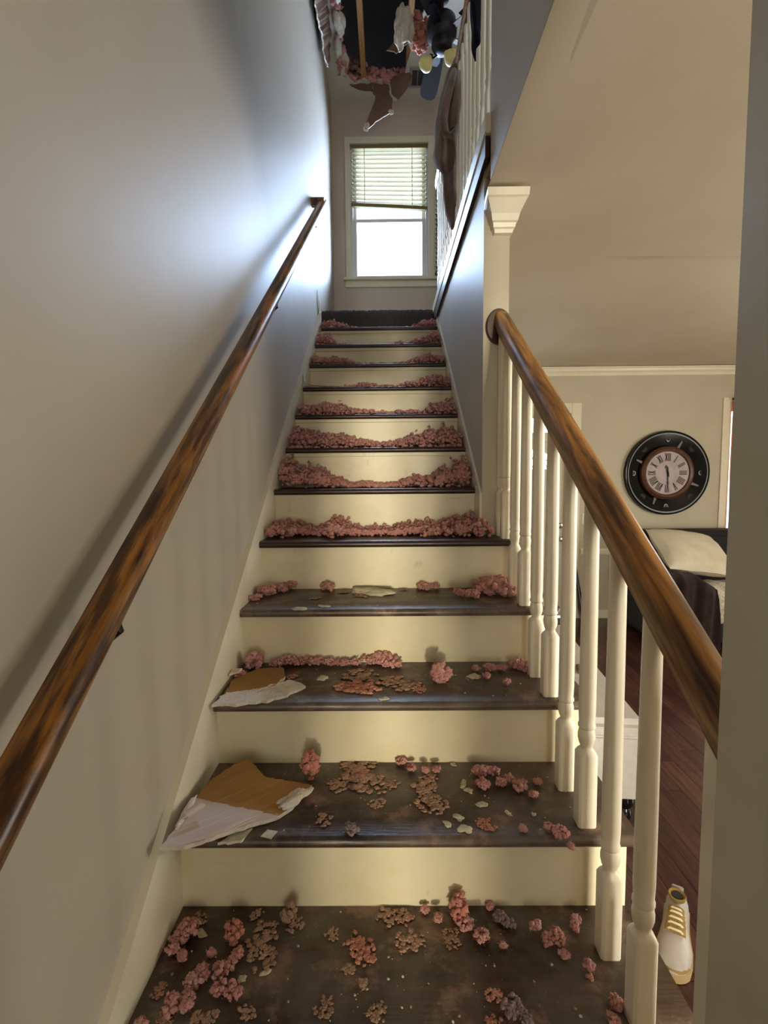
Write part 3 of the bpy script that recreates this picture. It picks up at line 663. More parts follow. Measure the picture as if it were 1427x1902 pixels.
def make_clumps(k, lst):
    z0 = k * RISE + T
    for i, (x, y, r, kd) in enumerate(lst):
        g = np.random.default_rng(1000 * k + i); a = g.uniform(0, 6.28); el = g.uniform(.8, 1.3)
        if kd in 'bf':       # trodden flat and ragged
            sx, sy = r * 1.05 * el, r * 1.05 / el; ph = g.uniform(0, 50)
            msk = lambda p: noise.noise(Vector((p[0] * 2.1 + ph, p[1] * 2.1, p[2] * .3))) > -.12
            nb = int(np.clip(30 + 2600 * r, 30, 170)); v, f = fluff((0, 0, 0), (sx, sy, .0), nb, max(.0022, r * .08), max(.0042, r * .20), g, .16 if kd == 'b' else .32, 40 + int(2500 * r), (.003, .007), msk)
        elif kd == 'w':
            v, f = clump_verts(3, g, 16); v = v * np.array([r * .85 * el, r * .7 / el, r * .20]); th = np.arctan2(v[:, 1], v[:, 0])
            rag = 1 + np.array([.35 * noise.noise(Vector((math.cos(t_) * 1.6 + i, math.sin(t_) * 1.6, k))) + .15 * noise.noise(Vector((math.cos(t_) * 5 + i, math.sin(t_) * 5, k))) for t_ in th])
            v[:, :2] *= rag[:, None]
        else:
            hf = {'r': .62 * el, 'p': .52, 's': .6, 'g': .3, 'T': 1.1, 'U': 1.2, 'V': 1.25, 'X': 1.0, 'Y': .85}[kd]
            sx, sy = (r * .78 * el, r * .78 / el) if kd in 'psg' else (r * .62, r * .55)
            if kd == 'r': sx, sy, a = r * 1.25, r * .6, g.uniform(-.3, .3)
            nb = int(np.clip(30 + 2800 * r, 30, 190))
            ph = g.uniform(0, 50); msk = lambda p: noise.noise(Vector((p[0] * 1.4 + ph, p[1] * 1.4, p[2] * 1.4))) > -.22
            v, f = fluff((0, 0, 0), (sx, sy, r * hf * .75), nb, max(.0026, r * .09), max(.005, r * .23), g, .9, 90 + int(6000 * r), (.003, .009), msk)
        rot_ = np.array([[math.cos(a), -math.sin(a), 0], [math.sin(a), math.cos(a), 0], [0, 0, 1]])
        v = v @ rot_.T
        v[:, 2] -= v[:, 2].min() * (.85 if kd not in 'bfw' else .45)
        v[:, 2] = np.maximum(v[:, 2], 0.0)
        v += np.array([x, y, z0 + .0003])
        v[:, 0] = np.clip(v[:, 0], .001, 1.03); v[:, 1] = np.minimum(v[:, 1], (k + 1) * RUN + OV - .0008)
        m_ = {'r': pink, 'p': pink, 's': salmon, 'b': dusty, 'f': flatpink, 'g': greywool, 'w': plaster, 'T': dusty, 'U': salmon, 'V': salmon, 'X': pink, 'Y': pink}[kd]
        nm, lab, grp, cat = {
            'p': ('insulation_tuft', 'pink insulation tuft lying on the %s', 'pink tufts on the %s', 'insulation'),
            'r': ('insulation_tuft', 'pink insulation tuft in the row against the riser of the %s', 'row of tufts on the %s', 'insulation'),
            's': ('insulation_tuft', 'large salmon insulation tuft near the left skirt of the %s', None, 'insulation'),
            'b': ('insulation_scrap', 'trodden brown insulation scrap on the %s', 'trodden scraps on the %s', 'insulation'),
            'f': ('insulation_mat', 'flattened salmon insulation patch on the %s', 'flattened patches on the %s', 'insulation'),
            'g': ('insulation_scrap', 'greyish mauve insulation scrap on the %s', 'grey scraps on the %s', 'insulation'),
            'w': ('plaster_flake', 'pale plaster flake on the %s', 'plaster flakes on the %s', 'plaster'),
            'T': ('insulation_clump', 'dusty brown insulation clump against the riser of the %s', None, 'insulation'),
            'U': ('insulation_clump', 'upright salmon insulation clump against the riser of the %s', None, 'insulation'),
            'V': ('insulation_clump', 'tall salmon insulation clump behind the broken drywall on the %s', None, 'insulation'),
            'X': ('insulation_clump', 'pink insulation clump in the left corner of the %s', None, 'insulation'),
            'Y': ('insulation_clump', 'lone pink insulation clump right of centre on the %s', None, 'insulation')}[kd]
        lab = lab % STEP[k]; grp = grp % STEP[k] if grp else None
        if kd in 'pbfgw':
            lab += ', ' + ('by the left skirt' if x < .2 else 'left of centre' if x < .42 else 'right of centre' if x < .68 else 'toward the balusters')
            lab += (' at the back' if (y - k * RUN) > .66 * (RUN + OV) else ' near the edge' if (y - k * RUN) < .36 * RUN else '')
        o = raw_obj(nm, v, f, m_, (x, y, z0))
        tag(o, lab, cat, grp)
CL0 = [(0.043,0.226,0.029,'p'),(0.028,0.204,0.023,'p'),(0.026,0.181,0.017,'p'),(0.051,0.166,0.012,'p'),(0.049,0.260,0.019,'b'),(0.142,0.216,0.029,'s'),(0.108,0.173,0.010,'p'),(0.146,0.139,0.026,'p'),(0.107,0.132,0.021,'p'),(0.095,0.113,0.023,'p'),(0.152,0.099,0.021,'p'),(0.179,0.096,0.023,'p'),(0.069,0.071,0.024,'p'),(0.097,0.082,0.018,'p'),(0.097,0.069,0.012,'p'),(0.032,0.106,0.015,'b'),(0.121,0.056,0.012,'b'),(0.145,0.056,0.014,'b'),(0.064,0.051,0.016,'b'),(0.031,0.039,0.014,'p'),(0.162,0.171,0.016,'p'),(0.254,0.253,0.029,'T'),(0.270,0.243,0.019,'b'),(0.205,0.221,0.035,'b'),(0.213,0.170,0.031,'b'),(0.212,0.065,0.015,'b'),(0.355,0.072,0.022,'b'),(0.425,0.119,0.011,'b'),(0.414,0.190,0.034,'f'),(0.394,0.147,0.013,'b'),(0.352,0.221,0.016,'b'),(0.176,0.271,0.012,'b'),(0.632,0.262,0.032,'U'),(0.705,0.283,0.009,'p'),(0.558,0.276,0.010,'p'),(0.475,0.264,0.027,'b'),(0.511,0.264,0.022,'b'),(0.585,0.252,0.012,'p'),(0.644,0.240,0.024,'p'),(0.673,0.211,0.021,'p'),(0.610,0.214,0.025,'b'),(0.519,0.205,0.032,'b'),(0.724,0.256,0.019,'g'),(0.738,0.240,0.017,'g'),(0.715,0.190,0.008,'p'),(0.793,0.230,0.016,'p'),(0.811,0.202,0.019,'p'),(0.834,0.206,0.022,'p'),(0.836,0.170,0.012,'p'),(0.889,0.249,0.013,'p'),(0.880,0.232,0.011,'p'),(0.876,0.146,0.013,'p'),(0.872,0.131,0.007,'b'),(0.675,0.096,0.014,'f'),(0.704,0.068,0.025,'g'),(0.722,0.050,0.018,'g'),(0.663,0.047,0.016,'f'),(0.900,0.075,0.017,'p'),(0.881,0.044,0.015,'p'),(0.228,0.142,0.010,'w'),(0.186,0.127,0.010,'w'),(0.069,0.224,0.011,'w'),(0.453,0.064,0.020,'b')]
CL1 = [(0.387,0.548,0.045,'b'),(0.413,0.476,0.057,'b'),(0.346,0.451,0.033,'b'),(0.512,0.545,0.018,'p'),(0.539,0.517,0.015,'p'),(0.483,0.457,0.022,'b'),(0.577,0.507,0.012,'p'),(0.608,0.512,0.012,'p'),(0.568,0.456,0.042,'b'),(0.583,0.384,0.040,'b'),(0.448,0.385,0.021,'b'),(0.325,0.328,0.023,'b'),(0.393,0.287,0.022,'g'),(0.723,0.496,0.027,'p'),(0.757,0.501,0.022,'p'),(0.719,0.443,0.023,'p'),(0.768,0.452,0.017,'p'),(0.793,0.470,0.017,'p'),(0.813,0.436,0.025,'p'),(0.836,0.402,0.013,'p'),(0.863,0.456,0.011,'p'),(0.695,0.315,0.019,'f'),(0.705,0.300,0.015,'f'),(0.780,0.285,0.010,'p'),(0.858,0.270,0.025,'p'),(0.837,0.292,0.012,'p'),(0.867,0.231,0.008,'p'),(0.707,0.379,0.013,'w'),(0.640,0.334,0.013,'w'),(0.611,0.311,0.011,'w'),(0.651,0.293,0.015,'w'),(0.671,0.456,0.014,'w'),(0.680,0.434,0.012,'w'),(0.761,0.346,0.008,'w'),(0.820,0.344,0.008,'w'),(0.657,0.548,0.009,'w'),(0.271,0.482,0.040,'V')]
CL2 = [(0.048,0.775,0.045,'X'),(0.023,0.705,0.025,'p'),(0.119,0.786,0.022,'r'),(0.152,0.799,0.026,'r'),(0.196,0.798,0.029,'r'),(0.240,0.798,0.026,'r'),(0.287,0.792,0.020,'r'),(0.328,0.792,0.022,'r'),(0.371,0.796,0.020,'r'),(0.423,0.804,0.029,'r'),(0.458,0.803,0.037,'r'),(0.493,0.776,0.028,'r'),(0.391,0.630,0.056,'f'),(0.389,0.719,0.050,'b'),(0.511,0.654,0.054,'b'),(0.567,0.613,0.023,'f'),(0.635,0.669,0.045,'Y'),(0.795,0.745,0.024,'p'),(0.775,0.687,0.016,'p'),(0.889,0.765,0.034,'p'),(0.902,0.743,0.027,'p'),(0.825,0.632,0.017,'p'),(0.833,0.744,0.019,'p'),(0.754,0.745,0.015,'p'),(0.743,0.698,0.021,'w'),(0.464,0.556,0.013,'w'),(0.183,0.706,0.017,'b'),(0.279,0.696,0.021,'w')]
CL3 = [(0.044,0.990,0.043,'p'),(0.078,1.039,0.036,'p'),(0.107,1.078,0.035,'p'),(0.020,0.914,0.026,'p'),(0.255,1.051,0.036,'p'),(0.224,0.939,0.017,'b'),(0.318,1.032,0.024,'b'),(0.424,1.012,0.059,'w'),(0.377,0.981,0.031,'b'),(0.537,1.059,0.020,'b'),(0.614,1.058,0.032,'p'),(0.658,1.056,0.022,'p'),(0.845,0.983,0.066,'p'),(0.893,0.950,0.049,'p'),(0.733,0.955,0.028,'p'),(0.773,0.930,0.034,'p'),(0.897,1.078,0.049,'p'),(0.837,1.068,0.040,'p'),(0.265,0.832,0.018,'w'),(0.199,0.802,0.021,'w')]
for k, lst in enumerate((CL0, CL1, CL2, CL3)): make_clumps(k, lst)

# drifts on the upper steps: too fine to count
DRIFT = {4: [(0, .055), (.06, .075), (.12, .07), (.17, .045), (.24, .05), (.30, .075), (.36, .055), (.42, .03), (.55, .03), (.62, .05), (.70, .055), (.80, .055), (.90, .095), (.97, .07), (1.0, .055)],
         5: [(0, .12), (.10, .135), (.20, .125), (.28, .085), (.36, .03), (.5, .025), (.62, .030), (.72, .05), (.80, .085), (.90, .125), (1.0, .13)],
         6: [(0, .115), (.12, .12), (.25, .11), (.34, .085), (.42, .05), (.55, .042), (.66, .06), (.76, .09), (.88, .125), (1.0, .115)],
         7: [(0, .085), (.14, .105), (.26, .10), (.32, .06), (.45, .045), (.56, .035), (.68, .05), (.80, .05), (.88, .085), (1.0, .10)],
         8: [(0, .03), (.1, .022), (.25, .02), (.35, .042), (.45, .05), (.52, .03), (.64, .03), (.74, .06), (.85, .10), (1.0, .115)],
         9: [(0, .09), (.12, .095), (.24, .075), (.33, .045), (.42, .02), (.52, .032), (.62, .02), (.72, .045), (.80, .085), (.9, .105), (1.0, .105)],
         10: [(0, .17), (.06, .15), (.12, .085), (.18, .03), (.30, .022), (.40, .008), (.55, .006), (.62, .03), (.72, .05), (.80, .06), (.87, .11), (1.0, .14)],
         11: [(0, .105), (.10, .10), (.20, .075), (.30, .03), (.40, .0), (.70, .0), (.78, .035), (.9, .09), (1.0, .12)]}
ORD = {11: 'first', 10: 'second', 9: 'third', 8: 'fourth', 7: 'fifth', 6: 'sixth', 5: 'seventh', 4: 'eighth'}
for k, pr in DRIFT.items():
    g = np.random.default_rng(50 + k); xsP = [p[0] for p in pr]; hs = [p[1] for p in pr]
    z0 = k * RISE + T; wid = W if k >= 5 else .895
    pts, rads, front_p, front_r = [], [], [], []
    for i in range(2300 if k > 4 else 1900):
        u = g.uniform(0.008, .992); H = np.interp(u, xsP, hs) * g.uniform(.8, 1.15) * (1 + .38 * noise.noise(Vector((u * 13, k * 3.1, 0))) + .25 * noise.noise(Vector((u * 37, k * 1.7, 4))))
        if H < .012 and g.random() < .75: continue
        r = g.uniform(.0042, .0105) * (1 if H > .04 else .85)
        fy = g.uniform(0, 1) ** (1.0 if H > .06 else .55)
        if k <= 5: fy = max(fy, .22 if H > .06 else .45)
        y = k * RUN + .018 + r + fy * (RUN + OV - .024 - 2 * r)
        Hl = H * (.55 + .45 * fy)
        z = z0 + r * .5 + max(0, Hl - r) * (g.uniform(.35, 1) if g.random() < .8 else g.uniform(0, 1))
        x = np.clip(u * wid, r, wid - r)
        if z > z0 + .03 and Hl > .05 and fy < .15 and g.random() < .5: z = z0 + r * .6
        pts.append((x, y, z)); rads.append(r)
    v, f = blobs(np.array(pts), rads, g)
    nr = v - np.repeat(np.array(pts), len(TEMPL[0][0]), 0); nr /= np.maximum(1e-9, np.linalg.norm(nr, axis=1))[:, None]
    fv, ff = fibres(v, nr, 9000, g, .004, .012, .0005); f = np.concatenate([f, ff + len(v)]); v = np.concatenate([v, fv])
    v[:, 2] = np.maximum(v[:, 2], z0 + .0002); v[:, 0] = np.clip(v[:, 0], .001, wid - .001); v[:, 1] = np.minimum(v[:, 1], (k + 1) * RUN + OV - .001)
    o = raw_obj('insulation_drift', v, f, pink, (wid / 2, k * RUN + .13, z0))
    tag(o, 'drift of fluffy pink insulation on the %s step below the carpeted landing' % ORD[k], 'insulation', None, 'stuff')
# crumbs and dust grains scattered over the lower steps
for k in range(0, 4):
    g = np.random.default_rng(90 + k); z0 = k * RISE + T; n_ = (170, 150, 110, 80)[k]
    pts = np.stack([g.uniform(.01, .98, n_), k * RUN + .02 + g.uniform(0, 1, n_) * (RUN - .0), np.full(n_, z0 + .0008)], 1)
    v, f = blobs(pts, .0006 + .0024 * g.random(n_) ** 3 + np.where(g.random(n_) < .06, .002, 0), g, .7)
    v[:, 2] = np.maximum(v[:, 2], z0 + .0001)
    tag(raw_obj('debris_crumbs', v, f, [plaster, dusty], (.5, k * RUN + .13, z0), np.repeat((g.random(n_) < .45).astype(np.int32), len(TEMPL[0][1]))), 'fine plaster crumbs scattered over the %s' % STEP[k], 'debris', None, 'stuff')

# ------------------------------------------------------------------ broken drywall on the steps
def board(name, pts, th, mats, label, cat='drywall', group=None, sub=1, rag=.004, seed=0, midx_fn=None):
    """broken sheet: outline of (x,y,z) points in order, thickness th downwards, ragged edges"""
    g = random.Random(seed); out = []
    n = len(pts)
    for i in range(n):
        a, b_ = Vector(pts[i]), Vector(pts[(i + 1) % n]); L_ = (b_ - a).length; m_ = max(1, int(L_ / .012))
        for j in range(m_):
            p = a.lerp(b_, j / m_); out.append(p + Vector((g.uniform(-rag, rag), g.uniform(-rag, rag), 0)) if j else p)
    c_ = sum(out, Vector()) / len(out)
    nrm = Vector((0, 0, 0))
    for i in range(len(out)): nrm += (out[i] - c_).cross(out[(i + 1) % len(out)] - c_)
    nrm.normalize()
    if nrm.z < 0: nrm = -nrm
    u = nrm.orthogonal().normalized(); v = nrm.cross(u)
    lp = [Vector(((p - c_).dot(u), (p - c_).dot(v), 0)) for p in out]
    tris = tessellate_polygon([lp]); nn = len(out)
    mb = MB()
    vs = [tuple(p) for p in out] + [tuple(p - nrm * th) for p in out]
    for t_ in tris:
        mi = 0
        if midx_fn: mi = midx_fn((out[t_[0]] + out[t_[1]] + out[t_[2]]) / 3)
        mb.f.append(tuple(t_)); mb.mi.append(mi); mb.f.append(tuple(i + nn for i in t_)[::-1]); mb.mi.append(1)
    for j in range(nn): mb.f.append((j, (j + 1) % nn, nn + (j + 1) % nn, nn + j)); mb.mi.append(1)
    mb.v = vs
    return mb, out
# large broken piece
bd = empty('broken_drywall', (.12, .32, .2095), 'large broken drywall piece with brown paper leaning on the left skirt', 'drywall')
P1 = [(0.010, 0.180, 0.262), (0.019, 0.222, 0.264), (0.021, 0.281, 0.264), (0.035, 0.403, 0.262), (0.078, 0.476, 0.262), (0.103, 0.498, 0.262), (0.164, 0.438, 0.245), (0.225, 0.442, 0.232), (0.281, 0.436, 0.224), (0.248, 0.358, 0.223), (0.217, 0.321, 0.223), (0.127, 0.268, 0.230), (0.086, 0.233, 0.238), (0.055, 0.195, 0.252)]
SPL = (Vector((.030, .330, 0)), Vector((.217, .325, 0)))
def cut(poly, a, b_, keep):
    out = []; n = len(poly); sd = lambda p: (b_.x - a.x) * (p[1] - a.y) - (b_.y - a.y) * (p[0] - a.x)
    for i in range(n):
        p, q_ = poly[i], poly[(i + 1) % n]; s0, s1 = sd(p) * keep, sd(q_) * keep
        if s0 >= 0: out.append(p)
        if s0 * s1 < 0:
            t_ = s0 / (s0 - s1); out.append(tuple(p[k] + (q_[k] - p[k]) * t_ for k in range(3)))
    return out
for nm, keep, mt, sd_ in (('brown_paper_side', 1, kraft, 1), ('grey_paper_side', -1, greyboard, 2)):
    mb, _ = board(nm, cut(P1, SPL[0], SPL[1], keep), .011, None, '', rag=.0025, seed=sd_)
    mb.build(nm, [mt, gypsum], bd)
v, f = clump_verts(4, np.random.default_rng(5), 30); v = v * np.array([.046, .016, .009]); a = R_(48)
v = v @ np.array([[math.cos(a), -math.sin(a), 0], [math.sin(a), math.cos(a), 0], [0, 0, 1]]).T + np.array([.247, .385, .226])
o = raw_obj('crumbled_edge', v, f, gypsum, ROOT[bd.name]); o.parent = bd; o.location = (0, 0, 0)
v, f = clump_verts(3, np.random.default_rng(6), 20); v = v * np.array([.008, .055, .006]) + np.array([.024, .27, .267])
o = raw_obj('torn_edge', v, f, gypsum, ROOT[bd.name]); o.parent = bd; o.location = (0, 0, 0)
# paper curl on the torn edge
cl_ = MB(); rings = []
for i in range(9):
    a = i / 8 * 3.6; rings.append([(.030 + .020 * math.sin(a) * .6 + .004 * j, .245 + .006 * j, .272 + .012 * (1 - math.cos(a)) * .6) for j in range(7)])
cl_.loft(rings, cap=False, closed=False).build('curled_paper', greyboard, bd, smooth=True)
# second piece, one step up: kraft face with crumbling gypsum
b2 = empty('broken_drywall', (.1, .6, 2 * RISE + T), 'flat broken drywall piece with crumbling white edge on the third lowest step', 'drywall')
P2 = [(0.022, 0.560, 0.408), (0.014, 0.658, 0.410), (0.069, 0.743, 0.410), (0.144, 0.751, 0.409), (0.165, 0.690, 0.407), (0.150, 0.625, 0.406), (.09, .59, .406)]
mb, _ = board('face', P2, .010, None, '', rag=.003, seed=4); mb.build('brown_paper_side', [kraft, gypsum], b2)
P3 = [(0.008, 0.500, 0.409), (0.022, 0.575, 0.4085), (.09, .60, .4065), (.150, .635, .4065), (0.186, 0.668, 0.404), (0.237, 0.629, 0.402), (0.197, 0.570, 0.402), (0.119, 0.525, 0.404), (0.063, 0.505, 0.408)]
mb, _ = board('crumb', P3, .008, None, '', rag=.006, seed=5); mb.build('crumbled_gypsum', [gypsum, gypsum], b2)
# little torn scraps
for (pp, lab, mt, sd_) in (([(.004, .66, .425), (.03, .67, .43), (.034, .69, .432), (.006, .69, .43)], 'white torn paper scrap on the left end of the third lowest step', gypsum, 1),
                           ([(.10, .255, .2105), (.15, .262, .2105), (.165, .300, .2115), (.13, .29, .2115)], 'cream broken gypsum scrap under the large drywall piece', plaster, 2),
                           ([(.19, .275, .2105), (.215, .27, .2105), (.225, .29, .2112), (.20, .295, .2112)], 'small white gypsum chip beside the large drywall piece', gypsum, 3),
                           ([(.955, .83, .5815), (1.025, .835, .5815), (1.025, .93, .583), (.965, .94, .583)], 'bright white board scrap on the open end of the fourth lowest step', gypsum, 4),
                           ([(.955, 1.10, .767), (1.02, 1.10, .767), (1.02, 1.17, .768), (.96, 1.18, .768)], 'bright white board scrap at the foot of the stair wall end', gypsum, 5)):
    mb, _ = board('s', pp, .006, None, '', rag=.003, seed=sd_)
    o = mb.build('drywall_scrap', [mt, gypsum]); tag(o, lab, 'drywall')
# curled paper strip on the left of the fourth step below the landing
z8 = 8 * RISE + T
st_ = MB(); rings = []
for i, (x, z) in enumerate(((.004, z8 + .075), (.007, z8 + .05), (.012, z8 + .03), (.028, z8 + .016), (.06, z8 + .010), (.11, z8 + .007), (.17, z8 + .006), (.21, z8 + .004))):
    w_ = .05 - .004 * i
    rings.append([(x, 8 * RUN + .006, z), (x, 8 * RUN + .006 + w_, z + .002), (x, 8 * RUN + .006 + w_, z + .0045), (x, 8 * RUN + .006, z + .0025)])
tag(st_.loft(rings).build('paper_strip', plaster, smooth='auto'), 'pale torn paper strip curling up the left skirt at a step edge', 'paper')

# ------------------------------------------------------------------ what hangs from the torn ceiling
def hanging(name, label, pts_front, th, dirv, seed, mat_face=kraft_dark):
    g = random.Random(seed); out = []; n = len(pts_front)
    for i in range(n):
        a, b_ = Vector(pts_front[i]), Vector(pts_front[(i + 1) % n]); m_ = max(1, int((b_ - a).length / .03))
        for j in range(m_):
            p = a.lerp(b_, j / m_)
            out.append(p + Vector((g.uniform(-.008, .008), 0, g.uniform(-.008, .008))) if j else p)
    c_ = sum(out, Vector()) / len(out); d = Vector(dirv).normalized()
    u = d.orthogonal().normalized(); v = d.cross(u)
    tris = tessellate_polygon([[Vector(((p - c_).dot(u), (p - c_).dot(v), 0)) for p in out]]); nn = len(out)
    mb = MB(); mb.v = [tuple(p) for p in out] + [tuple(p + d * th) for p in out]
    for t_ in tris: mb.f += [tuple(t_), tuple(i + nn for i in t_)[::-1]]; mb.mi += [0, 0]
    for j in range(nn): mb.f.append((j, (j + 1) % nn, nn + (j + 1) % nn, nn + j)); mb.mi.append(1)
    return tag(mb.build(name, [mat_face, gypsum]), label, 'drywall')
hanging('drywall_flap', 'long brown drywall strip hanging down the top of the left wall', [(.012, 1.9, 4.44), (.012, 1.9, 4.05), (.012, 2.3, 4.10), (.016, 2.6, 4.16), (.02, 2.9, 4.12), (.02, 3.15, 4.20), (.02, 3.32, 4.18), (.03, 3.50, 4.26), (.03, 3.55, 4.40), (.06, 3.4, 4.448), (.07, 2.6, 4.448)], .011, (1, 0, .1), 1)
hanging('drywall_flap', 'brown drywall triangle dangling lowest from the ceiling hole', [(.37, 3.86, 4.37), (.40, 3.84, 4.25), (.35, 3.83, 4.13), (.315, 3.82, 4.03), (.34, 3.82, 4.00), (.40, 3.83, 4.06), (.47, 3.83, 4.10), (.545, 3.84, 4.15), (.55, 3.85, 4.26), (.52, 3.86, 4.33), (.50, 3.88, 4.40)], .012, (0, 1, .12), 2)
hanging('drywall_flap', 'brown drywall piece hanging left of the ceiling vent', [(.53, 3.86, 4.44), (.54, 3.85, 4.30), (.60, 3.84, 4.24), (.66, 3.83, 4.30), (.72, 3.82, 4.42), (.70, 3.82, 4.46)], .012, (0, 1, .15), 3)
hanging('drywall_flap', 'curved brown drywall strip sagging under the rear edge of the hole', [(.17, 3.93, 4.445), (.22, 3.92, 4.40), (.32, 3.91, 4.365), (.44, 3.90, 4.35), (.53, 3.90, 4.36), (.52, 3.90, 4.41), (.42, 3.91, 4.43), (.30, 3.93, 4.447)], .012, (0, 1, .1), 4)
hanging('drywall_flap', 'torn brown drywall arm reaching over the dark hole toward the fan', [(.50, 3.55, 4.42), (.58, 3.53, 4.38), (.70, 3.50, 4.46), (.78, 3.49, 4.50), (.78, 3.49, 4.54), (.68, 3.50, 4.53), (.56, 3.53, 4.47)], .012, (0, 1, .2), 5)
# white plaster clots along the left edge and tips
def clot(name, label, c_, s_, mt, sub=4, seed=0, lumps=30, cat='insulation', parent=None, group=None):
    if mt is salmon: v, f = fluff(c_, s_, 170, min(s_) * .12, min(s_) * .36, np.random.default_rng(seed), .9, 900, (.006, .02))
    else: v, f = clump_verts(sub, np.random.default_rng(seed), lumps); v = v * np.array(s_) + np.array(c_)
    if parent is not None:
        o = raw_obj(name, v, f, mt, ROOT[parent.name]); o.parent = parent; o.location = (0, 0, 0); return o
    return tag(raw_obj(name, v, f, mt, (c_[0], c_[1], c_[2] - s_[2])), label, cat, group)
for i, (c_, s_) in enumerate((((.115, 2.75, 4.42), (.035, .11, .04)), ((.15, 3.0, 4.42), (.03, .09, .05)), ((.14, 3.3, 4.43), (.04, .10, .035)), ((.13, 2.5, 4.43), (.04, .12, .05)), ((.11, 3.55, 4.44), (.03, .10, .03)))):
    clot('gypsum_clot', 'white torn gypsum hanging along the left edge of the hole', c_, s_, gypsum, 3, 20 + i, cat='plaster', group='gypsum along the left edge of the hole')
clot('gypsum_tip', 'white gypsum tip on the lowest dangling drywall triangle', (.325, 3.815, 4.005), (.022, .012, .035), gypsum, 3, 31, cat='plaster')
clot('gypsum_tip', 'white gypsum bit at the right corner of the dangling triangle', (.535, 3.835, 4.14), (.02, .012, .018), gypsum, 3, 32, cat='plaster')
ib = empty('insulation_batt', (.68, 3.1, 4.0), 'pink insulation batt with a white torn face hanging beside the fan', 'insulation')
clot('pink_wool', '', (.735, 3.10, 4.17), (.07, .06, .15), salmon, 4, 41, 40, parent=ib)
clot('white_facing', '', (.62, 3.06, 4.19), (.055, .05, .13), gypsum, 4, 42, 30, parent=ib)
clot('insulation_batt', 'thin pink insulation shred above the fan at the top edge', (.80, 2.74, 4.13), (.04, .05, .09), salmon, 4, 43, 30)
g = np.random.default_rng(77); n_ = 220
pts = np.stack([g.uniform(.14, .66, n_), g.uniform(3.86, 4.02, n_), np.zeros(n_)], 1); pts[:, 2] = ZT + .015 + g.uniform(0, 1, n_) * (.10 + .06 * np.sin(pts[:, 0] * 9))
pts[:, 2] -= np.where(g.random(n_) < .3, .05, 0) * (pts[:, 1] < 3.9)
v, f = blobs(pts, g.uniform(.014, .028, n_), g)
tag(raw_obj('insulation_drift', v, f, pink, (.4, 3.94, ZT)), 'pink insulation lying along the rear edge of the ceiling hole', 'insulation', None, 'stuff')
g = np.random.default_rng(78); n_ = 120
pts = np.stack([g.uniform(.09, .16, n_), g.uniform(2.4, 3.85, n_), ZT + g.uniform(-.04, .07, n_)], 1)
v, f = blobs(pts, g.uniform(.012, .024, n_), g)
tag(raw_obj('insulation_drift', v, f, pink, (.12, 3.2, ZT)), 'pink insulation along the left edge of the ceiling hole', 'insulation', None, 'stuff')

# ceiling vent and smoke detector
ve = empty('ceiling_vent', (.80, 3.87, ZT - .012), 'grey metal air vent in the ceiling beside the hole', 'vent')
MB().plate(rect(.70, .91, 3.76, 3.985), [rect(.722, .888, 3.785, 3.96)], XY(ZT - .010), .010).build('frame', vent_mat, ve)
MB().box(.722, .888, 3.785, 3.96, ZT - .004, ZT - .001).build('backing', vent_dark, ve)
for i in range(9):
    y = 3.795 + i * .0195
    MB().loft([[(x, y, ZT - .012), (x, y + .011, ZT - .004), (x, y + .0125, ZT - .005), (x, y + .0015, ZT - .013)] for x in (.772, .886)]).build('louvre', vent_mat, ve)
MB().box(.766, .773, 3.785, 3.96, ZT - .012, ZT - .003).build('mullion', vent_mat, ve)

# ceiling fan, hanging loose
FC = Vector((.872, 2.86, 3.90))
fan = empty('ceiling_fan', FC, 'dark ceiling fan with two glass light shades hanging from the torn ceiling', 'fan')
MB().lathe([(.02, .34), (.045, .33), (.05, .29), (.015, .27), (.015, .20), (.06, .19), (.095, .16), (.105, .11), (.10, .06), (.07, .03), (.07, -.01), (.055, -.035), (.02, -.05)], tuple(FC), 28).build('motor_housing', fan_dark, fan, smooth='auto')
for i, (dx, dy) in enumerate(((.01, 0), (-.02, .015))):
    MB().tube([FC + Vector((0, 0, .32)), FC + Vector((dx * 2, dy * 2, .42)), FC + Vector((dx * 4 + .01, dy * 3 - .03, .50)), FC + Vector((dx, .02, .62))], .004, 6).build('wire', fan_dark, fan)
for i, (a, tl) in enumerate(((96, -.03), (28, .02), (-42, .03), (-112, .02))):
    a = R_(a); d = Vector((math.cos(a), math.sin(a), 0)); s_ = Vector((-math.sin(a), math.cos(a), 0)); up_ = Vector((0, 0, 1))
    out = []
    for (r, w_) in ((.17, .048), (.25, .056), (.36, .062), (.46, .064), (.52, .058), (.55, .036)): out.append((r, w_))
    lp = [(r, w_) for r, w_ in out] + [(.558, 0)] + [(r, -w_) for r, w_ in out[::-1]]
    to3 = lambda u, v, w__: tuple(FC + d * u + s_ * v + up_ * (.075 + tl * u * 2 + v * .2 + w__))
    bl = MB().plate(lp, [], to3, .007).build('blade', blade_mat, fan)
    MB().plate([(.08, -.022), (.20, -.03), (.24, -.016), (.24, .016), (.20, .03), (.08, .022)], [], (lambda u, v, w__: tuple(FC + d * u + s_ * v + up_ * (.064 + tl * u * 2 + v * .2 + w__))), .006).build('blade_iron', fan_dark, bl)
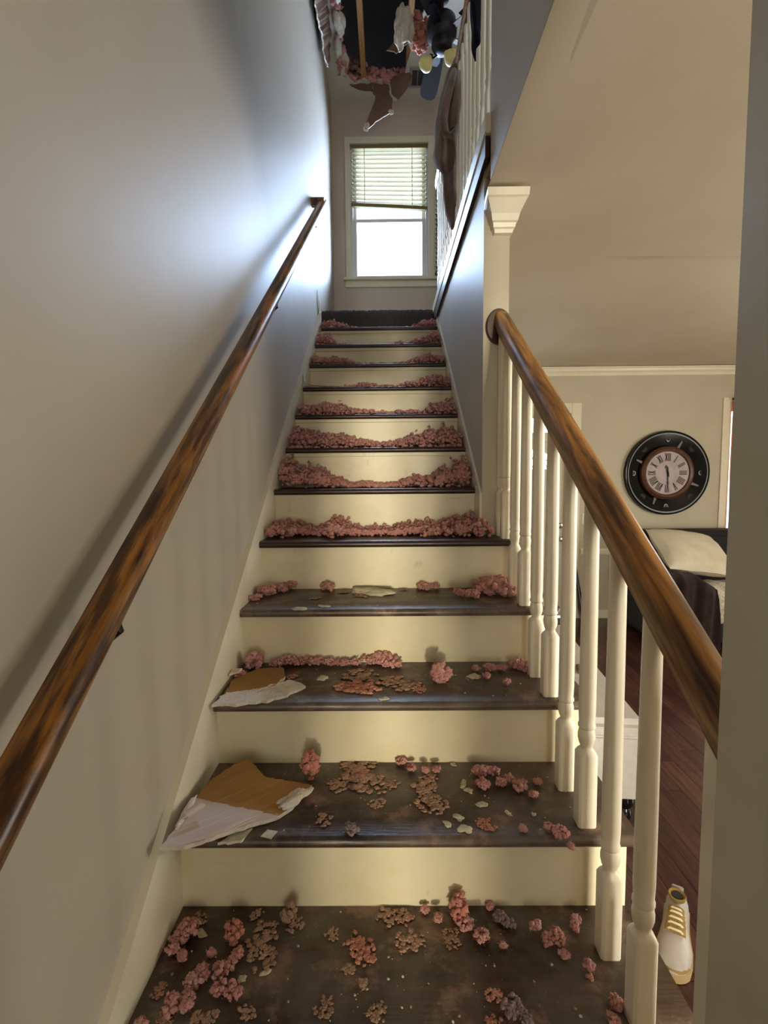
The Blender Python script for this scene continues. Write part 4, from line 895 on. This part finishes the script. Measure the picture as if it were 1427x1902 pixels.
for i, (dx, dy, dz) in enumerate(((-.095, .075, -.05), (.055, -.02, -.085))):
    c_ = FC + Vector((dx, dy, dz)); ax = Vector((dx, dy, -.06)).normalized()
    MB().tube([FC + Vector((0, 0, -.03)), FC + Vector((dx * .5, dy * .5, -.045)), c_ - ax * .035], .008, 8).build('light_arm', fan_dark, fan)
    u = ax.orthogonal().normalized(); v_ = ax.cross(u); rings = []
    for (r, t_) in ((.018, -.045), (.022, -.035), (.036, -.02), (.047, .0), (.050, .018), (.045, .034), (.030, .047), (.008, .053)):
        rings.append([c_ + ax * t_ + (u * math.cos(2 * math.pi * j / 20) + v_ * math.sin(2 * math.pi * j / 20)) * r for j in range(20)])
    MB().loft(rings).build('light_shade', shade_glass, fan, smooth=True)

# ------------------------------------------------------------------ garments over the upper railing
def garment(prof, y0, seed, nj=44, thick=.05, fold=.016):
    """prof: (z, xmin, xmax, ydepth) from top to bottom; closed folded cross-sections"""
    rings = []; zs = [p[0] for p in prof][::-1]; cols = [[p[i] for p in prof][::-1] for i in (1, 2, 3)]
    for z in np.linspace(prof[0][0], prof[-1][0], 34):
        xa, xb, dy = [np.interp(z, zs, c_) for c_ in cols]; ring = []
        for j in range(nj):
            a = 2 * math.pi * j / nj; u = math.cos(a); w_ = math.sin(a)
            x = (xa + xb) / 2 + (xb - xa) / 2 * (abs(u) ** .8) * (1 if u > 0 else -1)
            y = y0 + dy * (abs(w_) ** .7) * (1 if w_ > 0 else -1)
            k_ = math.sin(x * 95 + seed + 2.2 * math.sin(z * 6 + seed)) * fold * min(1, (xb - xa) / .06)
            y += k_ + wob((x, y, z), 9, .02, seed); x += wob((x, y, z), 11, .012, seed + 4)
            ring.append((x, y, z))
        rings.append(ring)
    return MB().loft(rings)
gm = empty('hanging_coat', (.81, 2.15, 2.38), 'brown fleece coat slung over the upper railing, sleeves hanging down', 'coat')
garment([(3.215, .845, .905, .07), (3.16, .82, .915, .085), (3.05, .79, .90, .09), (2.92, .765, .89, .08), (2.78, .75, .87, .075), (2.70, .765, .865, .06), (2.66, .79, .85, .04)], 2.12, 1.0).build('body', coat_brown, gm, smooth=True)
garment([(2.90, .80, .885, .05), (2.76, .80, .88, .055), (2.66, .80, .882, .05), (2.56, .81, .885, .045), (2.47, .825, .885, .04), (2.41, .845, .882, .03), (2.385, .855, .875, .015)], 2.16, 4.0).build('lower_sleeve', coat_brown, gm, smooth=True)
MB().tube([(.845, 2.0, 3.10), (.825, 1.98, 3.02), (.80, 1.975, 2.93), (.785, 1.97, 2.84), (.795, 1.965, 2.77), (.822, 1.965, 2.755), (.84, 1.97, 2.81), (.852, 1.98, 2.90), (.868, 2.0, 3.0), (.872, 2.02, 3.1)], [.016, .02, .022, .022, .02, .018, .02, .024, .024, .02], 12).build('folded_sleeve', coat_brown, gm, smooth=True)
g2 = garment([(3.205, .85, .915, .05), (3.15, .845, .91, .06), (3.0, .845, .90, .055), (2.9, .85, .895, .05), (2.82, .856, .888, .04), (2.775, .864, .88, .02)], 1.50, 7.0, fold=.006)
tag(g2.build('hanging_garment', coat_navy, smooth=True), 'navy garment hanging over the upper railing at the top of the picture', 'clothing')

# ------------------------------------------------------------------ wall clock
CX, CZ, CR = 3.337, .984, .432
ck = empty('wall_clock', (CX, YB - .03, CZ), 'large round wall clock with a wide black rim', 'clock')
MB().lathe([(CR - .02, YB), (CR, YB - .008), (CR, YB - .022), (CR - .006, YB - .050), (CR - .022, YB - .056), (CR - .04, YB - .052), (CR * .62, YB - .016), (CR * .62, YB)], (CX, 0, CZ), 72, 'y').build('rim', clock_black, ck, smooth='auto')
MB().lathe([(CR * .625, YB - .012), (CR * .62, YB - .050), (CR * .57, YB - .066), (CR * .52, YB - .058), (CR * .505, YB - .044), (CR * .505, YB - .03)], (CX, 0, CZ), 64, 'y').build('bezel', clock_bezel, ck, smooth='auto')
MB().lathe([(CR * .51, YB - .03), (CR * .51, YB - .042)], (CX, 0, CZ), 64, 'y').build('dial', clock_face, ck)
def strokes(k):   # roman numerals as slim bars across a tangential band
    return {1: 'I', 2: 'II', 3: 'III', 4: 'IIII', 5: 'V', 6: 'VI', 7: 'VII', 8: 'VIII', 9: 'IX', 10: 'X', 11: 'XI', 12: 'XII'}[k]
for k in range(1, 13):
    a = math.pi / 2 - k * math.pi / 6 ; mb = MB(); s_ = strokes(k)
    adv = {'I': .016, 'V': .03, 'X': .03}; tot = sum(adv[c_] for c_ in s_); pos = -tot / 2
    def P2d(t_, r): # tangential offset, radius
        return (CX + r * math.cos(a) + t_ * math.sin(a), YB - .0445, CZ + r * math.sin(a) - t_ * math.cos(a))
    r0, r1, hw = CR * .28, CR * .46, .0058
    def bar(t0, t1):
        vs = [P2d(t0 - hw, r0), P2d(t0 + hw, r0), P2d(t1 + hw, r1), P2d(t1 - hw, r1)]
        mb.add(vs + [(x, y + .002, z) for x, y, z in vs], [(0, 1, 2, 3), (7, 6, 5, 4), (0, 4, 5, 1), (1, 5, 6, 2), (2, 6, 7, 3), (3, 7, 4, 0)])
    for c_ in s_:
        m_ = pos + adv[c_] / 2
        if c_ == 'I': bar(m_, m_)
        elif c_ == 'V': bar(m_, m_ - .010); bar(m_, m_ + .010)
        else: bar(m_ - .010, m_ + .010); bar(m_ + .010, m_ - .010)
        pos += adv[c_]
    mb.build('numeral', clock_num, ck)
def hand(ang, L_, wd, back=.03):
    d = (math.sin(ang), math.cos(ang)); n_ = (d[1], -d[0])
    return MB().plate([(-back, -wd), (0, -wd * 1.3), (L_ * .55, -wd), (L_ * .7, -wd * 2.2), (L_ * .8, -wd), (L_, 0), (L_ * .8, wd), (L_ * .7, wd * 2.2), (L_ * .55, wd), (0, wd * 1.3), (-back, wd)], [],
                      lambda u, v, w_: (CX + d[0] * u + n_[0] * v, YB - .048 - w_, CZ + d[1] * u + n_[1] * v), .003)
hand(R_(178), .150, .005, .06).build('minute_hand', clock_hand, ck)
hand(R_(-14), .085, .007, .04).build('hour_hand', clock_hand, ck)
for i in range(8):     # silver brackets and painted medallions round the rim
    a = R_(22 + i * 45); c_, s_ = math.cos(a), math.sin(a)
    if i % 2 == 0:
        continue
    vs = lambda r, t_, d: (CX + r * c_ - t_ * s_, YB - d, CZ + r * s_ + t_ * c_)
    MB().loft([[vs(CR * .64, -.014, .030), vs(CR * .64, .014, .030), vs(CR * .64, .014, .016), vs(CR * .64, -.014, .016)], [vs(CR * .80, -.007, .046), vs(CR * .80, .007, .046), vs(CR * .80, .007, .030), vs(CR * .80, -.007, .030)]]).build('rim_bracket', silver, ck)
for i in range(8):
    a = R_(i * 45); c_, s_ = math.cos(a), math.sin(a)
    MB().lathe([(.034, YB - .020), (.034, YB - .0375), (.020, YB - .041), (.012, YB - .039)], (CX + CR * .80 * c_, 0, CZ + CR * .80 * s_), 18, 'y').build('medallion', medal if i % 2 else clock_black, ck, smooth='auto')

# ------------------------------------------------------------------ sofa corner
def pillow_mesh(cx, cy, cz, lx, ly, lz, rot, seed, n=22, pinch=.10):
    mb = MB(); vs = []; R3 = Matrix.Rotation(rot[2], 3, 'Z') @ Matrix.Rotation(rot[1], 3, 'Y') @ Matrix.Rotation(rot[0], 3, 'X')
    for s_ in (1, -1):
        for j in range(n + 1):
            for i in range(n + 1):
                u, v = 2 * i / n - 1, 2 * j / n - 1
                t_ = (max(0, (1 - u * u) * (1 - v * v))) ** .42
                px = u * lx * (1 - pinch * (1 - abs(v)) ** 0 * (v * v) * .0 - pinch * (1 - v * v) * .35)
                py = v * ly * (1 - pinch * (1 - u * u) * .35)
                p = Vector((px, py, s_ * lz * t_)); p.z += wob((u, v, s_), 2.6, .012, seed)
                vs.append(tuple(R3 @ p + Vector((cx, cy, cz))))
    N_ = (n + 1) ** 2; fs = []
    for s_ in (0, 1):
        for j in range(n):
            for i in range(n):
                q_ = (j * (n + 1) + i, j * (n + 1) + i + 1, (j + 1) * (n + 1) + i + 1, (j + 1) * (n + 1) + i)
                fs.append(tuple(k + s_ * N_ for k in (q_ if s_ == 0 else q_[::-1])))
    return mb.add(vs, fs)
sf = empty('sofa', (3.75, 3.75, ZF), 'black sofa against the living room wall under the clock', 'sofa')
MB().box(2.80, 4.9, 3.42, 4.30, ZF + .06, ZF + .30).build('base', sofa_dark, sf, bevel=.03)
MB().box(2.95, 4.75, 4.02, 4.32, ZF + .28, .425).build('backrest', sofa_dark, sf, bevel=.06)
for (a, b_) in ((2.76, 3.02), (4.70, 4.96)):
    MB().box(a, b_, 3.40, 4.30, ZF + .05, ZF + .66).build('armrest', sofa_dark, sf, bevel=.06)
for (a, b_) in ((3.03, 3.86), (3.87, 4.69)):
    MB().box(a, b_, 3.40, 4.05, ZF + .29, ZF + .47).build('seat_cushion', sofa_dark, sf, bevel=.05)
for a in (2.84, 4.86):
    for y in (3.48, 4.22): MB().box(a - .025, a + .025, y - .025, y + .025, ZF, ZF + .06).build('foot', foot_black, sf)
tag(pillow_mesh(3.22, 3.72, .27, .33, .26, .12, (R_(35), R_(8), R_(6)), 3).build('pillow', pillow_mat, smooth=True), 'plump cream pillow resting on the sofa arm', 'pillow')
# brown throw draped over the arm and down the front
rings = []
path = [(3.98, .20, .0), (3.86, .165, .0), (3.70, .15, .01), (3.54, .145, 0), (3.42, .13, .0), (3.355, .08, .01), (3.335, .0, 0), (3.325, -.12, .01), (3.318, -.26, 0), (3.312, -.38, .0), (3.31, -.44, 0)]
top = []
for i, (y, z, e) in enumerate(path):
    row = []
    for j in range(41):
        u = j / 40; x = 2.70 + .54 * u
        dz = -.20 * max(0, (.12 - u) / .12) ** 1.2 if i < 6 else 0
        fy = .018 * math.sin(u * 19 + i * .35) * min(1, i / 5) + .010 * math.sin(u * 41 + i)
        drop = -.28 * max(0, (u - .72) / .28) * (1 if i < 5 else .35)
        row.append((x, y + fy - .012, z + dz + drop * (1 if i < 5 else .6) + .012 * math.sin(u * 13 + i * .8)))
    top.append(row)
mb = MB(); n = 41
vs = [p for r in top for p in r] + [(x, y + .014, z - .012) for r in top for x, y, z in r]; N_ = len(top) * n
fs = [(i * n + j, i * n + j + 1, (i + 1) * n + j + 1, (i + 1) * n + j) for i in range(len(top) - 1) for j in range(n - 1)]
mb.add(vs, fs + [tuple(k + N_ for k in f_[::-1]) for f_ in fs])
tag(mb.build('throw_blanket', throw_mat, smooth=True), 'dark brown plush throw draped over the sofa arm', 'blanket')
rings = []
for (y, z) in ((3.80, -.02), (3.62, .03), (3.48, .035), (3.40, .0), (3.375, -.08), (3.37, -.17), (3.372, -.26)):
    rings.append([(3.14 + .62 * j / 24, y + .012 * math.sin(j * 1.1 + z * 20), z + .012 * math.sin(j * .9 + y * 9)) for j in range(25)])
mb = MB(); n = 25; vs = [p for r in rings for p in r]; N_ = len(vs); vs += [(x, y + .02, z - .02) for x, y, z in vs]
fs = [(i * n + j, i * n + j + 1, (i + 1) * n + j + 1, (i + 1) * n + j) for i in range(len(rings) - 1) for j in range(n - 1)]
mb.add(vs, fs + [tuple(k + N_ for k in f_[::-1]) for f_ in fs])
tag(mb.build('sherpa_blanket', sherpa, smooth=True), 'white fleecy blanket spilling over the sofa seat', 'blanket')

# ------------------------------------------------------------------ upholstered bench by the stairs
bn = empty('storage_bench', (1.36, 1.9, ZF), 'pale grey upholstered bench with black turned feet beside the stairs', 'bench')
def bpt(u, v, z):  # bench is turned a little
    a = R_(-5.0); x, y = u * math.cos(a) - v * math.sin(a), u * math.sin(a) + v * math.cos(a)
    return (1.575 + x, 1.27 + y, z)
def bbox(u0, u1, v0, v1, z0, z1): return MB().add([bpt(u, v, z) for z in (z0, z1) for u, v in ((u0, v0), (u1, v0), (u1, v1), (u0, v1))], [(0, 3, 2, 1), (4, 5, 6, 7), (0, 1, 5, 4), (1, 2, 6, 5), (2, 3, 7, 6), (3, 0, 4, 7)])
bbox(-.43, -.012, .012, 1.36, ZF + .125, -.125).build('box', bench_mat, bn, bevel=.008)
bbox(-.445, .004, -.004, 1.375, -.125, -.045).build('lid', bench_mat, bn, bevel=.028)
for u in (-.385, -.055):
    for v in (.06, 1.31):
        x, y, _ = bpt(u, v, 0)
        MB().lathe([(.014, ZF), (.018, ZF + .012), (.028, ZF + .035), (.022, ZF + .055), (.018, ZF + .062), (.034, ZF + .085), (.036, ZF + .105), (.030, ZF + .125)], (x, y, 0), 20).build('foot', foot_black, bn, smooth='auto')
for i, (u0, u1, v0, v1, z, mt, lab, nm) in enumerate(((-.42, -.19, .36, .70, -.0445, paper_blue, 'bluish printed paper lying on the pale bench', 'printed_paper'), (-.40, -.20, .98, 1.22, -.0445, gypsum, 'white sheet on the far end of the pale bench', 'paper_sheet'))):
    mb = MB(); rows = []
    for a in range(9):
        rows.append([bpt(u0 + (u1 - u0) * b2_ / 8, v0 + (v1 - v0) * a / 8 + .02 * b2_ / 8, z + .002 + .010 * abs(math.sin(a * .7 + b2_ * .5))) for b2_ in range(9)])
    vs = [p for r in rows for p in r]; fs = [(p_ * 9 + q_, p_ * 9 + q_ + 1, (p_ + 1) * 9 + q_ + 1, (p_ + 1) * 9 + q_) for p_ in range(8) for q_ in range(8)]
    mb.add(vs, fs); mb.add([(x, y, zz - .0012) for x, y, zz in vs], [f_[::-1] for f_ in fs])
    tag(mb.build(nm, mt, smooth=True), lab, 'paper')
tag(MB().add([bpt(-.15, .50, -.044), bpt(-.10, .48, -.044), bpt(-.085, .58, -.044), bpt(-.13, .60, -.044), bpt(-.15, .50, -.028), bpt(-.10, .48, -.030), bpt(-.09, .57, -.024), bpt(-.13, .59, -.024)],
             [(0, 3, 2, 1), (4, 5, 6, 7), (0, 1, 5, 4), (1, 2, 6, 5), (2, 3, 7, 6), (3, 0, 4, 7)]).build('debris_chunk', kraft_dark, bevel=.005), 'small dark debris chunk on the pale bench', 'debris')

# ------------------------------------------------------------------ bat leaning on the wall
bt = empty('bat', (2.50, 4.30, ZF), 'dark bat with a teal grip leaning by the front door', 'bat')
pb = [Vector((2.405, 4.36, .10)), Vector((2.405, 4.36, .09)), Vector((2.465, 4.33, -.30)), Vector((2.50, 4.31, -.51))]
MB().tube([pb[0], pb[0].lerp(pb[2], .05)], [.024, .022], 12).build('knob', bat_dark, bt)
MB().tube([pb[0].lerp(pb[2], .05), pb[0].lerp(pb[2], .62)], [.016, .017], 12).build('grip', bat_grip, bt)
MB().tube([pb[0].lerp(pb[2], .62), pb[2], pb[3]], [.016, .022, .03], 12).build('barrel', bat_dark, bt)

# ------------------------------------------------------------------ sneaker
SO = Vector((1.392, .655, ZF)); SA = R_(-122)     # toe direction
sh = empty('sneaker', SO, 'worn white and tan lace-up sneaker on the floor beside the stairs', 'shoe')
sd = Vector((math.cos(SA), math.sin(SA), 0)); ss = Vector((-math.sin(SA), math.cos(SA), 0)); HEEL = Vector((1.485, .865, ZF))
def spt(u, v, z): return tuple(HEEL + sd * u + ss * v + Vector((0, 0, z)))
def half(u, L_=.285):   # plan half width
    f_ = u / L_
    return .036 + .013 * math.exp(-((f_ - .68) / .22) ** 2) if 0.04 < f_ < .90 else (.036 * math.sqrt(max(0, f_ / .04)) if f_ <= .04 else (.042 * math.sqrt(max(0, (1 - f_) / .10))))
us = [0.002, .012, .03, .06, .10, .14, .18, .21, .235, .255, .27, .280, .284]
sole = MB().loft([[spt(u, s_ * (half(u) + .003), z) for s_, z in ((-1, .002), (1, .002), (1, .028), (-1, .028))] for u in us]); sole.build('sole', shoe_sole, sh, smooth='auto')
def top_z(u): return float(np.interp(u, [0, .02, .06, .09, .13, .17, .21, .25, .284], [.095, .10, .092, .092, .095, .085, .068, .052, .032]))
rings = []
for u in us:
    hw = half(u); tz = top_z(u); ring = []
    for j in range(13):
        a = math.pi * j / 12; ring.append(spt(u, hw * math.cos(a) * (1 - .22 * math.sin(a)), .028 + (tz - .028) * math.sin(a) ** .75))
    rings.append(ring)
MB().loft(rings, cap=True, closed=True).build('upper', shoe_white, sh, smooth='auto')
MB().loft([[spt(u, half(u) * 1.01 * math.cos(math.pi * j / 12) * (1 - .2 * math.sin(math.pi * j / 12)), .029 + (top_z(u) - .026) * math.sin(math.pi * j / 12) ** .75 * .52 + .002) for j in range(13)] for u in (.245, .255, .265, .275, .282)], cap=False, closed=False).build('toe_cap', shoe_tan, sh, smooth=True)
MB().loft([[spt(u, half(u) * .62 * math.cos(math.pi * j / 10), top_z(u) + .004 + .010 * math.sin(math.pi * j / 10)) for j in range(11)] for u in (.10, .13, .16, .19)]).build('tongue_panel', shoe_tan, sh, smooth='auto')
MB().lathe([(.024, .0), (.028, .012), (.026, .016), (.018, .010), (.016, -.01)], spt(.05, 0, .094), 18).build('ankle_collar', shoe_tan, sh, smooth='auto')
MB().lathe([(.017, .0), (.017, .002)], spt(.05, 0, .105), 18).build('lining', shoe_dark, sh)
for i in range(5):
    u = .112 + i * .018
    MB().tube([spt(u, -half(u) * .62, top_z(u) - .004), spt(u + .003, -half(u) * .3, top_z(u) + .014), spt(u + .004, half(u) * .3, top_z(u) + .014), spt(u, half(u) * .62, top_z(u) - .004)], .0035, 8).build('lace', lace_mat, sh, smooth=True)
MB().loft([[spt(.0, v, .085), spt(.012, v, .085), spt(.010, v, .108), spt(.004, v, .108)] for v in (-.018, .018)]).build('heel_tab', shoe_white, sh, bevel=.003)
